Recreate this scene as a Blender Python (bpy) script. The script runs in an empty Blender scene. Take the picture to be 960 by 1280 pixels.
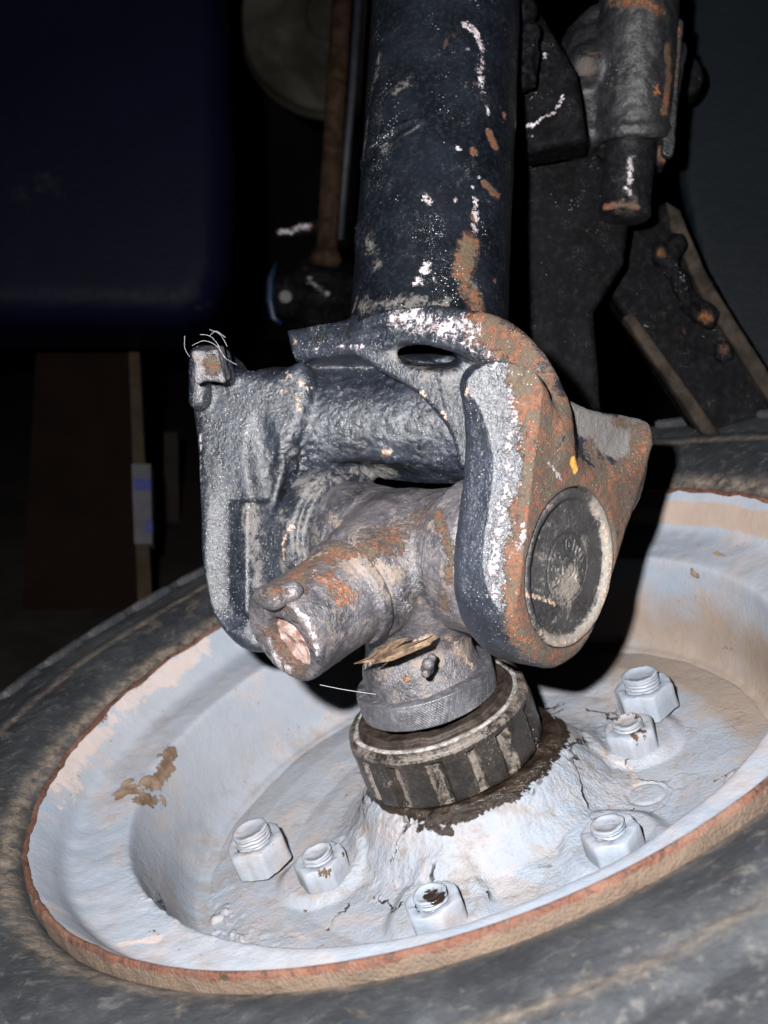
import bpy, math, random
import numpy as np
from mathutils import Matrix, Vector
random.seed(7); rng = np.random.default_rng(7)
# ------------------------------------------------------------------ camera, world, flash, exposure
SC = bpy.context.scene
COL = SC.collection
W, H = 960, 1280
F = 1280 * 38 / 34.6                         # focal length in photo pixels
PITCH = math.radians(16.3)
CAM_H = 0.434
RX = Matrix.Rotation(math.radians(90) - PITCH, 3, 'X')
R = np.array(RX)                             # camera frame -> world
CL = np.array([0, 0, CAM_H])
cam_d = bpy.data.cameras.new('camera'); cam = bpy.data.objects.new('camera', cam_d); COL.objects.link(cam)
cam.location = CL; cam.rotation_euler = (math.radians(90) - PITCH, 0, 0)
cam_d.sensor_fit = 'VERTICAL'; cam_d.sensor_height = 34.6; cam_d.sensor_width = 25.95; cam_d.lens = 38
cam_d.clip_start = 0.01; cam_d.clip_end = 50
cam_d.dof.use_dof = True; cam_d.dof.focus_distance = 0.475; cam_d.dof.aperture_fstop = 13
SC.camera = cam
wd = bpy.data.worlds.new('World'); SC.world = wd; wd.use_nodes = True
wd.node_tree.nodes['Background'].inputs[0].default_value = (.8, .85, 1, 1)
wd.node_tree.nodes['Background'].inputs[1].default_value = 0.003
fl_d = bpy.data.lights.new('camera_flash', 'AREA'); fl_d.shape = 'RECTANGLE'; fl_d.size = .016; fl_d.size_y = .012
fl_d.energy = 9.8; fl_d.color = (1.0, .985, .97)
fl = bpy.data.objects.new('camera_flash', fl_d); COL.objects.link(fl)
fl.location = CL + R @ np.array([-.052, .044, .0]); fl.rotation_euler = (math.radians(90) - PITCH - .05, 0, -.06)
SC.view_settings.view_transform = 'Standard'; SC.view_settings.look = 'None'
SC.view_settings.exposure = 0; SC.view_settings.gamma = 1
SC.render.engine = 'CYCLES'; SC.cycles.diffuse_bounces = 0; SC.cycles.max_bounces = 3

# ------------------------------------------------------------------ frames
def P(px, py, D): return np.array([(px - W / 2) / F * D, -(py - H / 2) / F * D, -D])   # camera frame, metres
def nrm(v): v = np.asarray(v, float); return v / np.linalg.norm(v)
def onplane(px, py, p0, n):
    r = P(px, py, 1.0); return r * (np.dot(n, p0) / np.dot(n, r))
NW = nrm([-0.3287, 0.9034, 0.2753])           # wheel axis in the camera frame
CW = np.array([0.0214, -0.0722, -0.5366])     # centre of the rim lip
XW = nrm(np.array([1, 0, 0]) - NW[0] * NW); YW = np.cross(NW, XW)
MW = np.array([XW, YW, NW]).T                 # wheel frame -> camera frame
def toworld(V): return V @ R.T + CL
def wheel_matrix():
    m = Matrix.Identity(4); a = R @ MW
    for i in range(3):
        for j in range(3): m[i][j] = a[i, j]
    o = toworld(CW)
    for i in range(3): m[i][3] = o[i]
    return m
WM = wheel_matrix()
def wheel_px(px, py, z):
    """point of the wheel frame at height z seen under that pixel"""
    d = MW.T @ P(px, py, 1.0); c = MW.T @ (-CW); t = (z - c[2]) / d[2]
    return c + d * t

# ------------------------------------------------------------------ noise
def vnoise(p, seed=0):
    p = np.asarray(p, np.float32); i = np.floor(p).astype(np.int64); f = (p - i).astype(np.float32); f = f * f * (3 - 2 * f)
    def h(dx, dy, dz):
        n = (i[:, 0] + dx) * 374761393 + (i[:, 1] + dy) * 668265263 + (i[:, 2] + dz) * 2147483647 + seed * 974634777
        n = (n ^ (n >> 13)) * 1274126177; n = n ^ (n >> 16)
        return ((n & 0xffffff) / float(0xffffff)).astype(np.float32)
    x, y, z = f[:, 0], f[:, 1], f[:, 2]
    def L(a, b, t): return a + (b - a) * t
    return L(L(L(h(0,0,0), h(1,0,0), x), L(h(0,1,0), h(1,1,0), x), y), L(L(h(0,0,1), h(1,0,1), x), L(h(0,1,1), h(1,1,1), x), y), z) * 2 - 1
def fbm(p, freq, oct=4, seed=0, gain=.5):
    s = 0; a = 1
    for k in range(oct):
        s = s + a * vnoise(p * freq + 17.3 * k, seed + k); freq *= 2.03; a *= gain
    return s
def sstep(a, b, x): t = np.clip((x - a) / (b - a), 0, 1); return t * t * (3 - 2 * t)

# ------------------------------------------------------------------ objects
def setp(o, label=None, cat=None, group=None, kind=None):
    if label: o['label'] = label
    if cat: o['category'] = cat
    if group: o['group'] = group
    if kind: o['kind'] = kind
    return o
def empty(name, wpos, label, cat, group=None):
    o = bpy.data.objects.new(name, None); COL.objects.link(o); o.location = wpos; o.empty_display_size = .02
    return setp(o, label, cat, group)
def vnormals(V, Fq):
    a, b, c, d = V[Fq[:, 0]], V[Fq[:, 1]], V[Fq[:, 2]], V[Fq[:, 3]]
    fn = np.cross(c - a, d - b); N = np.zeros_like(V)
    for k in range(4): np.add.at(N, Fq[:, k], fn)
    return N / (np.linalg.norm(N, axis=1)[:, None] + 1e-12)
def mesh_obj(name, V, Fq, mat, parent=None, origin=None, smooth=True):
    """V in world (or in the parent's frame when parent is the wheel: origin='local')"""
    V = np.asarray(V, float)
    if origin is None and parent is not None:
        p = parent
        while p.parent: p = p.parent
        V = V - np.array(p.location)
    own = None
    if parent is None:
        own = np.array([V[:, 0].mean(), V[:, 1].mean(), V[:, 2].min()]); V = V - own
    me = bpy.data.meshes.new(name)
    if isinstance(Fq, np.ndarray):
        me.vertices.add(len(V)); me.vertices.foreach_set('co', V.astype(np.float32).ravel())
        n = len(Fq); me.loops.add(n * 4); me.polygons.add(n)
        me.loops.foreach_set('vertex_index', Fq.astype(np.int32).ravel())
        me.polygons.foreach_set('loop_start', np.arange(0, n * 4, 4, dtype=np.int32))
        me.polygons.foreach_set('loop_total', np.full(n, 4, np.int32))
        me.update(calc_edges=True)
        me.validate()
    else:
        me.from_pydata([tuple(v) for v in V], [], Fq)
    if smooth: me.polygons.foreach_set('use_smooth', np.ones(len(me.polygons), bool))
    me.materials.append(mat)
    o = bpy.data.objects.new(name, me); COL.objects.link(o)
    if parent is not None: o.parent = parent
    if own is not None: o.location = own
    return o

# ------------------------------------------------------------------ signed distance modelling (camera frame)
def smin(a, b, k):
    if k <= 0: return np.minimum(a, b)
    h = np.clip(.5 + .5 * (b - a) / k, 0, 1); return b + (a - b) * h - k * h * (1 - h)
def smax(a, b, k): return -smin(-a, -b, k)
def s_sph(p, c, r): return np.linalg.norm(p - np.float32(c), axis=1) - r
def s_ell(p, c, ax, rad):
    q = (p - np.float32(c)) @ np.float32(np.array(ax).T); rad = np.float32(rad)
    k0 = np.linalg.norm(q / rad, axis=1); k1 = np.linalg.norm(q / rad ** 2, axis=1) + 1e-9
    return k0 * (k0 - 1) / k1
def s_cap(p, a, b, r1, r2=None):
    r2 = r1 if r2 is None else r2; a = np.float32(a); b = np.float32(b); ba = b - a
    h = np.clip((p - a) @ ba / (ba @ ba), 0, 1)
    return np.linalg.norm(p - a - h[:, None] * ba, axis=1) - (r1 + (r2 - r1) * h)
def s_cyl(p, a, b, r1, r2=None, rd=0.0):
    r2 = r1 if r2 is None else r2; a = np.asarray(a, float); b = np.asarray(b, float); L = np.linalg.norm(b - a); u = np.float32((b - a) / L)
    q = p - np.float32(a); s = q @ u; rr = np.linalg.norm(q - s[:, None] * u, axis=1)
    t = np.clip(s / L, 0, 1); d1 = rr - (r1 + (r2 - r1) * t) + rd; d2 = np.abs(s - L / 2) - L / 2 + rd
    return np.minimum(np.maximum(d1, d2), 0) + np.hypot(np.maximum(d1, 0), np.maximum(d2, 0)) - rd
def s_lathe(p, a, u, prof):
    """solid of revolution: prof = [(s, r), ...] along u from a"""
    u = np.float32(nrm(u)); q = p - np.float32(a); s = q @ u; rr = np.linalg.norm(q - s[:, None] * u, axis=1)
    pts = [(prof[0][0], 0)] + list(prof) + [(prof[-1][0], 0)]
    return poly2(np.stack([s, rr], 1), pts)
def poly2(q, pts):
    pts = np.float32(pts); n = len(pts); x, y = q[:, 0], q[:, 1]
    d = np.full(len(q), 1e9, np.float32); ins = np.zeros(len(q), bool); j = n - 1
    for i in range(n):
        ax, ay = pts[i]; bx, by = pts[j]; ex, ey = bx - ax, by - ay; wx, wy = x - ax, y - ay
        t = np.clip((wx * ex + wy * ey) / (ex * ex + ey * ey + 1e-12), 0, 1)
        d = np.minimum(d, (wx - ex * t) ** 2 + (wy - ey * t) ** 2)
        if ay != by: ins ^= ((ay > y) != (by > y)) & (x < (bx - ax) * (y - ay) / (by - ay) + ax)
        j = i
    return np.where(ins, -1, 1) * np.sqrt(d)
def spline(pts, n=4):
    """closed Catmull-Rom through the outline so traced outlines are smooth"""
    pts = np.array(pts, float); m = len(pts); out = []
    for i in range(m):
        a, b, c, d = pts[(i - 1) % m], pts[i], pts[(i + 1) % m], pts[(i + 2) % m]
        for k in range(n):
            t = k / n; out.append(.5 * (2 * b + (c - a) * t + (2 * a - 5 * b + 4 * c - d) * t * t + (-a + 3 * b - 3 * c + d) * t ** 3))
    return np.array(out)
class Slab:
    def __init__(s, pix, p0, n, z0, z1, rd, smooth=3):
        s.p0 = np.asarray(p0, float); s.n = nrm(n); s.e1 = nrm(np.cross([0, 1, 0], s.n)); s.e2 = np.cross(s.n, s.e1)
        q = [onplane(x, y, s.p0, s.n) - s.p0 for x, y in pix]; q = [(v @ s.e1, v @ s.e2) for v in q]
        s.poly = spline(q, smooth) if smooth > 1 else np.array(q); s.z0, s.z1, s.rd = z0, z1, rd
    def __call__(s, p):
        q = p - np.float32(s.p0); xy = np.stack([q @ np.float32(s.e1), q @ np.float32(s.e2)], 1); z = q @ np.float32(s.n)
        d1 = poly2(xy, s.poly) + s.rd; d2 = np.abs(z - (s.z0 + s.z1) / 2) - (s.z1 - s.z0) / 2 + s.rd
        return np.minimum(np.maximum(d1, d2), 0) + np.hypot(np.maximum(d1, 0), np.maximum(d2, 0)) - s.rd
def surfnet(fn, lo, hi, h):
    """naive surface nets over a box, evaluating finely only near the surface"""
    lo = np.array(lo, float); hi = np.array(hi, float); B = 6
    n = (np.ceil((hi - lo) / (h * B)).astype(int)) * B
    nc = n // B
    g = np.stack(np.meshgrid(*[lo[k] + h * B * (np.arange(nc[k]) + .5) - h / 2 for k in range(3)], indexing='ij'), -1).reshape(-1, 3).astype(np.float32)
    dc = fn(g).reshape(nc); act = np.abs(dc) < h * B * 1.15 + .004
    val = np.repeat(np.repeat(np.repeat(np.where(dc > 0, 1, -1).astype(np.float32), B, 0), B, 1), B, 2)
    idx = np.argwhere(act)
    off = np.stack(np.meshgrid(*[np.arange(B)] * 3, indexing='ij'), -1).reshape(-1, 3)
    for s in range(0, len(idx), 3000):
        I = (idx[s:s + 3000, None, :] * B + off[None]).reshape(-1, 3)
        v = fn((lo + I * h).astype(np.float32)); val[I[:, 0], I[:, 1], I[:, 2]] = v
    val[0], val[-1], val[:, 0], val[:, -1], val[:, :, 0], val[:, :, -1] = 1, 1, 1, 1, 1, 1
    sg = val < 0
    c = sg[:-1, :-1, :-1].astype(np.int8)
    tot = sum(sg[dx:n[0] - 1 + dx, dy:n[1] - 1 + dy, dz:n[2] - 1 + dz].astype(np.int8) for dx in (0, 1) for dy in (0, 1) for dz in (0, 1))
    cells = np.argwhere((tot > 0) & (tot < 8)); cid = -np.ones(tot.shape, np.int64); cid[tuple(cells.T)] = np.arange(len(cells))
    acc = np.zeros((len(cells), 3)); cnt = np.zeros(len(cells))
    cor = [(0,0,0),(1,0,0),(0,1,0),(1,1,0),(0,0,1),(1,0,1),(0,1,1),(1,1,1)]
    for a, b in [(0,1),(2,3),(4,5),(6,7),(0,2),(1,3),(4,6),(5,7),(0,4),(1,5),(2,6),(3,7)]:
        A = cells + cor[a]; Bq = cells + cor[b]; va = val[tuple(A.T)]; vb = val[tuple(Bq.T)]; m = (va < 0) != (vb < 0)
        t = np.zeros(len(cells)); t[m] = va[m] / (va[m] - vb[m])
        acc[m] += (A[m] + (Bq[m] - A[m]) * t[m][:, None]); cnt[m] += 1
    V = lo + acc / cnt[:, None] * h
    quads = []
    for ax in range(3):
        u, v = (ax + 1) % 3, (ax + 2) % 3
        sl0 = [slice(None)] * 3; sl1 = [slice(None)] * 3; sl0[ax] = slice(0, -1); sl1[ax] = slice(1, None)
        a = sg[tuple(sl0)]; b = sg[tuple(sl1)]; e = np.argwhere(a != b)
        e = e[(e[:, u] > 0) & (e[:, v] > 0) & (e[:, u] < n[u] - 1) & (e[:, v] < n[v] - 1)]
        fl = a[tuple(e.T)]
        du = np.zeros(3, int); du[u] = 1; dv = np.zeros(3, int); dv[v] = 1
        q = np.stack([cid[tuple((e - du - dv).T)], cid[tuple((e - dv).T)], cid[tuple(e.T)], cid[tuple((e - du).T)]], 1)
        q[~fl] = q[~fl][:, ::-1]; q = q[(q >= 0).all(1)]; quads.append(q)
    return V, np.concatenate(quads)
def sdf_part(name, fn, lo, hi, h, mat, parent, disp=None):
    V, Q = surfnet(fn, lo, hi, h)
    if disp is not None: V = V + vnormals(V, Q) * disp(V)[:, None]
    o = mesh_obj(name, toworld(V), Q, mat, parent)
    return o
def bounds(pts, m):
    pts = np.array(pts); return pts.min(0) - m, pts.max(0) + m
# --- pixel of every vertex of an object in the photo, and stained patches as 3D spheres kept in the mesh
def world_verts(o):
    n = len(o.data.vertices); V = np.empty(n * 3, np.float32); o.data.vertices.foreach_get('co', V); V = V.reshape(-1, 3).astype(float)
    p = o; M = np.eye(4)
    M = np.array(o.matrix_basis)
    while p.parent: p = p.parent; M = np.array(p.matrix_basis) @ M
    return V @ M[:3, :3].T + M[:3, 3]
def paint(o, spec):
    """spec: {attribute: [(points, radius_px, strength)]}; each stroke becomes spheres on the surface, the attribute their falloff"""
    V = (world_verts(o) - CL) @ R
    px = W / 2 + F * V[:, 0] / -V[:, 2]; py = H / 2 - F * V[:, 1] / -V[:, 2]; D = -V[:, 2]
    for att, strokes in spec.items():
        val = np.zeros(len(V), np.float32)
        for pts, r, st in strokes:
            pts = np.array(pts, float).reshape(-1, 2); cs = []
            for i in range(len(pts)):
                nx = pts[min(i + 1, len(pts) - 1)]; m = max(1, int(np.hypot(*(nx - pts[i])) / (r * .3 + .8)))
                for k in range(m if i < len(pts) - 1 else 1): cs.append(pts[i] + (nx - pts[i]) * k / m)
            for c in cs:
                d2 = (px - c[0]) ** 2 + (py - c[1]) ** 2; near = np.where(d2 < 16)[0]
                if len(near) == 0:
                    near = np.where(d2 < 150)[0]
                    if len(near) == 0: continue
                k = near[np.argmin(D[near])]; c3 = V[k]; rr = r / F * D[k]
                sel = np.where(np.abs(V[:, 2] - c3[2]) < rr * 1.05)[0]
                d = np.linalg.norm(V[sel] - c3, axis=1) / rr
                val[sel] = np.maximum(val[sel], np.clip(1 - d, 0, 1) ** .7 * st)
        a = o.data.attributes.get(att) or o.data.attributes.new(att, 'FLOAT', 'POINT')
        a.data.foreach_set('value', val)
def setattr_(o, att, val):
    a = o.data.attributes.get(att) or o.data.attributes.new(att, 'FLOAT', 'POINT'); a.data.foreach_set('value', np.asarray(val, np.float32))

# ------------------------------------------------------------------ materials
class NT:
    def __init__(s, name):
        s.m = bpy.data.materials.new(name); s.m.use_nodes = True; s.t = s.m.node_tree; s.n = s.t.nodes; s.l = s.t.links
        s.b = s.n['Principled BSDF']; s.tc = s.n.new('ShaderNodeTexCoord'); s.co = s.tc.outputs['Object']
    def _in(s, sock, v):
        if hasattr(v, 'links'): s.l.new(v, sock)
        elif isinstance(v, (tuple, list)) and len(v) == 3 and sock.type == 'RGBA': sock.default_value = (*v, 1)
        else: sock.default_value = v
    def noise(s, sc, det=5, rough=.6, dist=0, co=None):
        n = s.n.new('ShaderNodeTexNoise'); s.l.new(co or s.co, n.inputs['Vector']); n.inputs['Scale'].default_value = sc
        n.inputs['Detail'].default_value = det; n.inputs['Roughness'].default_value = rough; n.inputs['Distortion'].default_value = dist
        return n.outputs[0]
    def voro(s, sc, feat='F1', co=None, rand=1):
        n = s.n.new('ShaderNodeTexVoronoi'); n.feature = feat; s.l.new(co or s.co, n.inputs['Vector']); n.inputs['Scale'].default_value = sc
        n.inputs['Randomness'].default_value = rand
        return n.outputs['Distance']
    def math(s, op, a, b=0.0, c=None, clamp=False):
        n = s.n.new('ShaderNodeMath'); n.operation = op; n.use_clamp = clamp; s._in(n.inputs[0], a); s._in(n.inputs[1], b)
        if c is not None: s._in(n.inputs[2], c)
        return n.outputs[0]
    def step(s, v, a, b):
        n = s.n.new('ShaderNodeMapRange'); n.interpolation_type = 'SMOOTHSTEP'; s._in(n.inputs[0], v)
        n.inputs[1].default_value = a; n.inputs[2].default_value = b; n.inputs[3].default_value = 0; n.inputs[4].default_value = 1
        return n.outputs[0]
    def attr(s, name):
        n = s.n.new('ShaderNodeAttribute'); n.attribute_name = name; return n.outputs['Fac']
    def mix(s, f, a, b):
        n = s.n.new('ShaderNodeMix'); n.data_type = 'RGBA'; s._in(n.inputs[0], f); s._in(n.inputs[6], a); s._in(n.inputs[7], b); return n.outputs[2]
    def mixf(s, f, a, b):
        n = s.n.new('ShaderNodeMix'); n.data_type = 'FLOAT'; s._in(n.inputs[0], f); s._in(n.inputs[2], a); s._in(n.inputs[3], b); return n.outputs[0]
    def ramp(s, v, stops):
        n = s.n.new('ShaderNodeValToRGB'); s._in(n.inputs[0], v); e = n.color_ramp.elements
        while len(e) > 1: e.remove(e[-1])
        e[0].position = stops[0][0]; e[0].color = (*stops[0][1], 1)
        for p, c in stops[1:]: x = e.new(p); x.color = (*c, 1)
        return n.outputs[0]
    def add(s, *a):
        r = a[0]
        for x in a[1:]: r = s.math('ADD', r, x)
        return r
    def mul(s, a, b): return s.math('MULTIPLY', a, b)
    def patch(s, att, sc, amp=.55, thr=.28, w=.08):
        """attribute field broken up by noise into a ragged edged mask"""
        v = s.attr(att); v = s.mul(v, .74); nz = s.math('ADD', s.mul(s.noise(sc * .5, 7, .74, .8), .62), s.mul(s.noise(sc * 2.2, 5, .7, .3), .38))
        pres = s.step(v, .0, .10)
        return s.mul(pres, s.step(s.add(v, s.mul(s.math('SUBTRACT', nz, .5), amp * 5)), thr + .05, thr + .05 + w * 1.5))
    def bump(s, h, dist, strength=1.0, nrmin=None):
        n = s.n.new('ShaderNodeBump'); n.inputs['Strength'].default_value = strength; n.inputs['Distance'].default_value = dist
        s._in(n.inputs['Height'], h)
        if nrmin is not None: s.l.new(nrmin, n.inputs['Normal'])
        return n.outputs[0]
    def out(s, col, rough, bump=None, metal=0.0, spec=.5, coat=0.0):
        s._in(s.b.inputs['Base Color'], col); s._in(s.b.inputs['Roughness'], rough); s._in(s.b.inputs['Metallic'], metal)
        s._in(s.b.inputs['Specular IOR Level'], spec); s._in(s.b.inputs['Coat Weight'], coat)
        s.b.inputs['Coat Roughness'].default_value = .25
        if bump is not None: s.l.new(bump, s.b.inputs['Normal'])
        return s.m
RUST = [(.30, (.018, .012, .010)), (.40, (.05, .03, .02)), (.46, (.095, .068, .038)), (.505, (.04, .026, .018)), (.545, (.20, .058, .018)), (.585, (.085, .05, .03)), (.63, (.20, .10, .05)), (.72, (.30, .19, .12))]
def worn(name, c1, c2, dust=(.26, .23, .2), dust_amt=.25, speck=.3, rough=(.3, .6), coarse=.0006, grain=260, spec=.5, coat=0.0):
    t = NT(name)
    n1 = t.noise(45, 6, .6, .3); n2 = t.noise(grain, 6, .7); n3 = t.noise(1400, 3, .6)
    col = t.mix(t.step(n1, .3, .7), c1, c2)
    col = t.mix(t.mul(t.step(n2, .45, .75), .5), col, tuple(min(1, c * 1.9 + .01) for c in c2))
    # settled dirt
    dn = t.add(t.mul(t.noise(90, 6, .7, .6), .62), t.mul(t.noise(600, 5, .7, .3), .38))
    dm = t.step(t.add(dn, t.mul(t.attr('dust'), .3)), .60 - dust_amt * .28, .72 - dust_amt * .22)
    dm = t.mul(dm, .8); col = t.mix(dm, col, t.mix(n3, dust, tuple(c * .55 for c in dust)))
    # rust
    rm = t.patch('rust', 240, .5, .2); rcol = t.ramp(t.add(t.mul(t.noise(130, 7, .72, .5), .6), t.mul(t.noise(520, 6, .72, .5), .4)), RUST)
    bm_ = t.step(t.noise(70, 5, .65, .8), .66, .70); bm_ = t.mul(bm_, .35)
    halo = t.mul(t.mul(t.step(t.attr('rust'), .0, .5), t.step(t.noise(160, 6, .7, .5), .36, .62)), .55); col = t.mix(halo, col, (.10, .05, .03)); rall = t.math('MAXIMUM', rm, bm_); col = t.mix(rall, col, rcol)
    # primer / flaked pale paint; on the yoke edges also painted-in highlights
    pm = t.mul(t.mul(t.patch('pale', 420, .5, .3), t.step(t.noise(420, 5, .7, .4), .36, .50)), .85); pcol = t.mix(t.step(t.noise(300, 6, .7), .4, .6), (.36, .29, .29), (.66, .62, .68))
    col = t.mix(pm, col, pcol)
    tm = t.mul(t.patch('tan', 260, .5, .3), t.step(t.noise(620, 5, .7), .34, .5)); col = t.mix(t.mul(tm, .9), col, t.mix(t.step(n2, .4, .6), (.33, .20, .13), (.58, .45, .36)))
    ym = t.patch('yellow', 200, .2); col = t.mix(ym, col, (.72, .38, .05))
    om = t.mul(t.patch('orange', 260, .5, .35), t.step(t.noise(520, 5, .7), .38, .55)); col = t.mix(om, col, t.mix(t.step(t.noise(400, 6, .7), .4, .6), (.27, .11, .04), (.16, .04, .015)))
    km = t.patch('dark', 200, .35); col = t.mix(km, col, (.012, .012, .013))
    # spatter specks of paint and grit
    sv = t.voro(620); sn = t.noise(60, 4, .6); sp = t.mul(t.step(sv, .17, .10), t.step(t.add(sn, t.attr('speck')), .62 - speck * .25, .78 - speck * .25))
    sv2 = t.voro(1500); sp2 = t.mul(t.step(sv2, .2, .1), t.step(t.add(t.noise(90, 3), t.attr('speck')), .58 - speck * .2, .8))
    spp = t.math('MAXIMUM', sp, sp2); col = t.mix(spp, col, (.72, .73, .76))
    r = t.mixf(n2, rough[0], rough[1]); r = t.mixf(t.math('MAXIMUM', rall, dm), r, .85); r = t.mixf(pm, r, .7); r = t.mixf(tm, r, .8)
    hgt = t.add(t.mul(n2, .5), t.mul(t.noise(560, 4, .7, .3), .55), t.mul(n3, .16), t.mul(pm, .25), t.mul(spp, .3), t.mul(rm, t.mul(t.noise(700, 5, .7), .6)), t.mul(om, .2))
    b = t.bump(hgt, coarse)
    return t.out(col, r, b, spec=spec, coat=coat)
M = {}
M['casting'] = worn('painted_casting', (.006, .008, .013), (.022, .028, .042), dust=(.24, .22, .21), dust_amt=.16, speck=.62, rough=(.18, .46), coarse=.0010, spec=1.0)
M['yoke'] = M['casting']
M['tube'] = worn('black_tube_paint', (.003, .004, .006), (.008, .010, .015), dust=(.13, .12, .11), dust_amt=.02, speck=.2, rough=(.18, .36), coarse=.00028, grain=420, spec=.6)
M['knuckle'] = worn('greasy_casting', (.022, .022, .027), (.12, .112, .125), dust=(.32, .24, .19), dust_amt=.32, speck=.3, rough=(.2, .45), coarse=.0013, spec=1.0)
M['neck'] = M['knuckle']
M['capm'] = worn('stamped_cap', (.014, .014, .016), (.05, .048, .05), dust=(.38, .33, .29), dust_amt=.30, speck=.1, rough=(.3, .55), coarse=.0010, grain=900, spec=.8)
M['ringnut'] = worn('greasy_ring_nut', (.010, .009, .008), (.030, .025, .022), dust=(.24, .20, .17), dust_amt=.15, speck=.3, rough=(.14, .34), coarse=.0006, spec=.8)
M['collar'] = worn('steel_collar', (.045, .045, .052), (.11, .11, .125), dust=(.24, .215, .20), dust_amt=.22, speck=.1, rough=(.25, .5), coarse=.0006, spec=.9)
M['blackframe'] = worn('black_frame_paint', (.0022, .0022, .0027), (.005, .005, .006), dust=(.04, .034, .028), dust_amt=.02, speck=.12, rough=(.45, .7), coarse=.0005, spec=.03)
M['pinm'] = worn('scraped_black_pin', (.003, .003, .004), (.010, .010, .012), dust=(.09, .075, .06), dust_amt=.12, speck=.2, rough=(.25, .45), coarse=.0004, spec=.6)
M['bracket'] = worn('dusty_bracket', (.006, .007, .009), (.018, .018, .020), dust=(.09, .07, .055), dust_amt=.16, speck=.15, rough=(.3, .5), coarse=.0007, spec=.4)

def wheel_paint(name, metal_edge=False):
    t = NT(name)
    n1 = t.noise(9, 6, .6, .5); n2 = t.noise(60, 6, .65); n3 = t.noise(700, 4, .6); nb = t.noise(22, 5, .6, 1.0)
    col = t.mix(t.step(n1, .35, .65), (.27, .31, .375), (.335, .35, .39))
    col = t.mix(t.mul(t.step(nb, .5, .64), .45), col, (.42, .355, .345))           # pinkish dusty scuffs
    dmx = t.add(nb, t.mul(t.attr('dirt'), .55)); dm = t.mul(t.step(dmx, .55, 1.05), .9)
    col = t.mix(dm, col, t.mix(n2, (.24, .17, .125), (.34, .27, .22)))
    pk = t.patch('pinky', 60, .35); col = t.mix(t.mul(pk, .8), col, t.mix(n2, (.52, .39, .34), (.48, .44, .45)))
    tb = t.patch('tanband', 70, .3, .22, .2); col = t.mix(t.mul(tb, .85), col, t.mix(n2, (.31, .21, .15), (.40, .32, .27)))
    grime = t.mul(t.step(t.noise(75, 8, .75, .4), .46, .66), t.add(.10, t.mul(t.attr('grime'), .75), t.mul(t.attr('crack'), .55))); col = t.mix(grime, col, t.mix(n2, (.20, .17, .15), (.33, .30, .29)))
    scr = t.step(t.noise(45, 3, .5, 3.5), .497, .503); 
    # fine spots of rust and dirt
    sp = t.step(t.voro(170), .16, .06); spm = t.mul(sp, t.step(t.noise(24, 3), .48, .6)); col = t.mix(t.mul(spm, .8), col, (.30, .15, .08))
    mud = t.patch('mud', 90, .45, .3, .05); col = t.mix(mud, col, t.mix(t.step(n2, .35, .65), (.13, .08, .05), (.32, .23, .17)))
    gr = t.patch('grease', 160, .5, .3, .05); col = t.mix(gr, col, (.022, .014, .010))
    rs = t.patch('rust', 200, .5, .3, .06); col = t.mix(rs, col, t.ramp(t.noise(170, 6, .7), RUST))
    # lumpy brushed paint near the hub with cracks
    dist = t.noise(40, 4, .6)
    vec = t.n.new('ShaderNodeVectorMath'); vec.operation = 'ADD'; t.l.new(t.co, vec.inputs[0])
    cmb = t.n.new('ShaderNodeCombineXYZ'); s1 = t.mul(t.math('SUBTRACT', dist, .5), .03)
    for k in range(3): t.l.new(s1 if k != 1 else t.mul(t.math('SUBTRACT', t.noise(55, 4), .5), .03), cmb.inputs[k])
    t.l.new(cmb.outputs[0], vec.inputs[1])
    ve = t.voro(36, 'DISTANCE_TO_EDGE', vec.outputs[0]); brk = t.step(t.noise(28, 3), .52, .60)
    cr = t.mul(t.mul(t.step(ve, .030, .010), brk), t.step(t.attr('crack'), .25, .6)); col = t.mix(cr, col, (.03, .025, .025))
    lump = t.add(t.mul(t.noise(520, 5, .7), t.add(.22, t.mul(t.attr('crack'), .55))), t.mul(t.noise(230, 6, .68), t.add(.12, t.mul(t.attr('crack'), .9))), t.mul(n3, .1), t.mul(n2, .4))
    hgt = t.add(lump, t.mul(cr, -1.2), t.mul(mud, .4), t.mul(gr, .5))
    r = t.mixf(n2, .42, .62); r = t.mixf(gr, r, .22); r = t.mixf(mud, r, .7)
    return t.out(col, r, t.bump(hgt, .0011), spec=.45)
M['wheel'] = wheel_paint('pale_blue_wheel_paint')
def rusty_lip():
    t = NT('rusty_lip'); n = t.noise(230, 6, .7, .5); big = t.noise(35, 4, .6)
    z = t.n.new('ShaderNodeSeparateXYZ'); t.l.new(t.co, z.inputs[0])
    col = t.ramp(t.noise(120, 7, .75, .8), [(.3, (.02, .010, .008)), (.42, (.05, .022, .016)), (.50, (.13, .048, .028)), (.58, (.07, .035, .025)), (.7, (.22, .12, .085))])
    col = t.mix(t.mul(t.step(big, .5, .64), .6), col, (.18, .10, .07))
    lo = t.step(t.add(z.outputs[2], t.mul(t.math('SUBTRACT', n, .5), .005)), -.0012, -.0026)
    col = t.mix(lo, col, t.mix(t.noise(80, 5), (.15, .10, .065), (.08, .06, .05)))
    return t.out(col, .75, t.bump(t.add(n, t.noise(900, 3)), .0009))
M['lip'] = rusty_lip()
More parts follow.
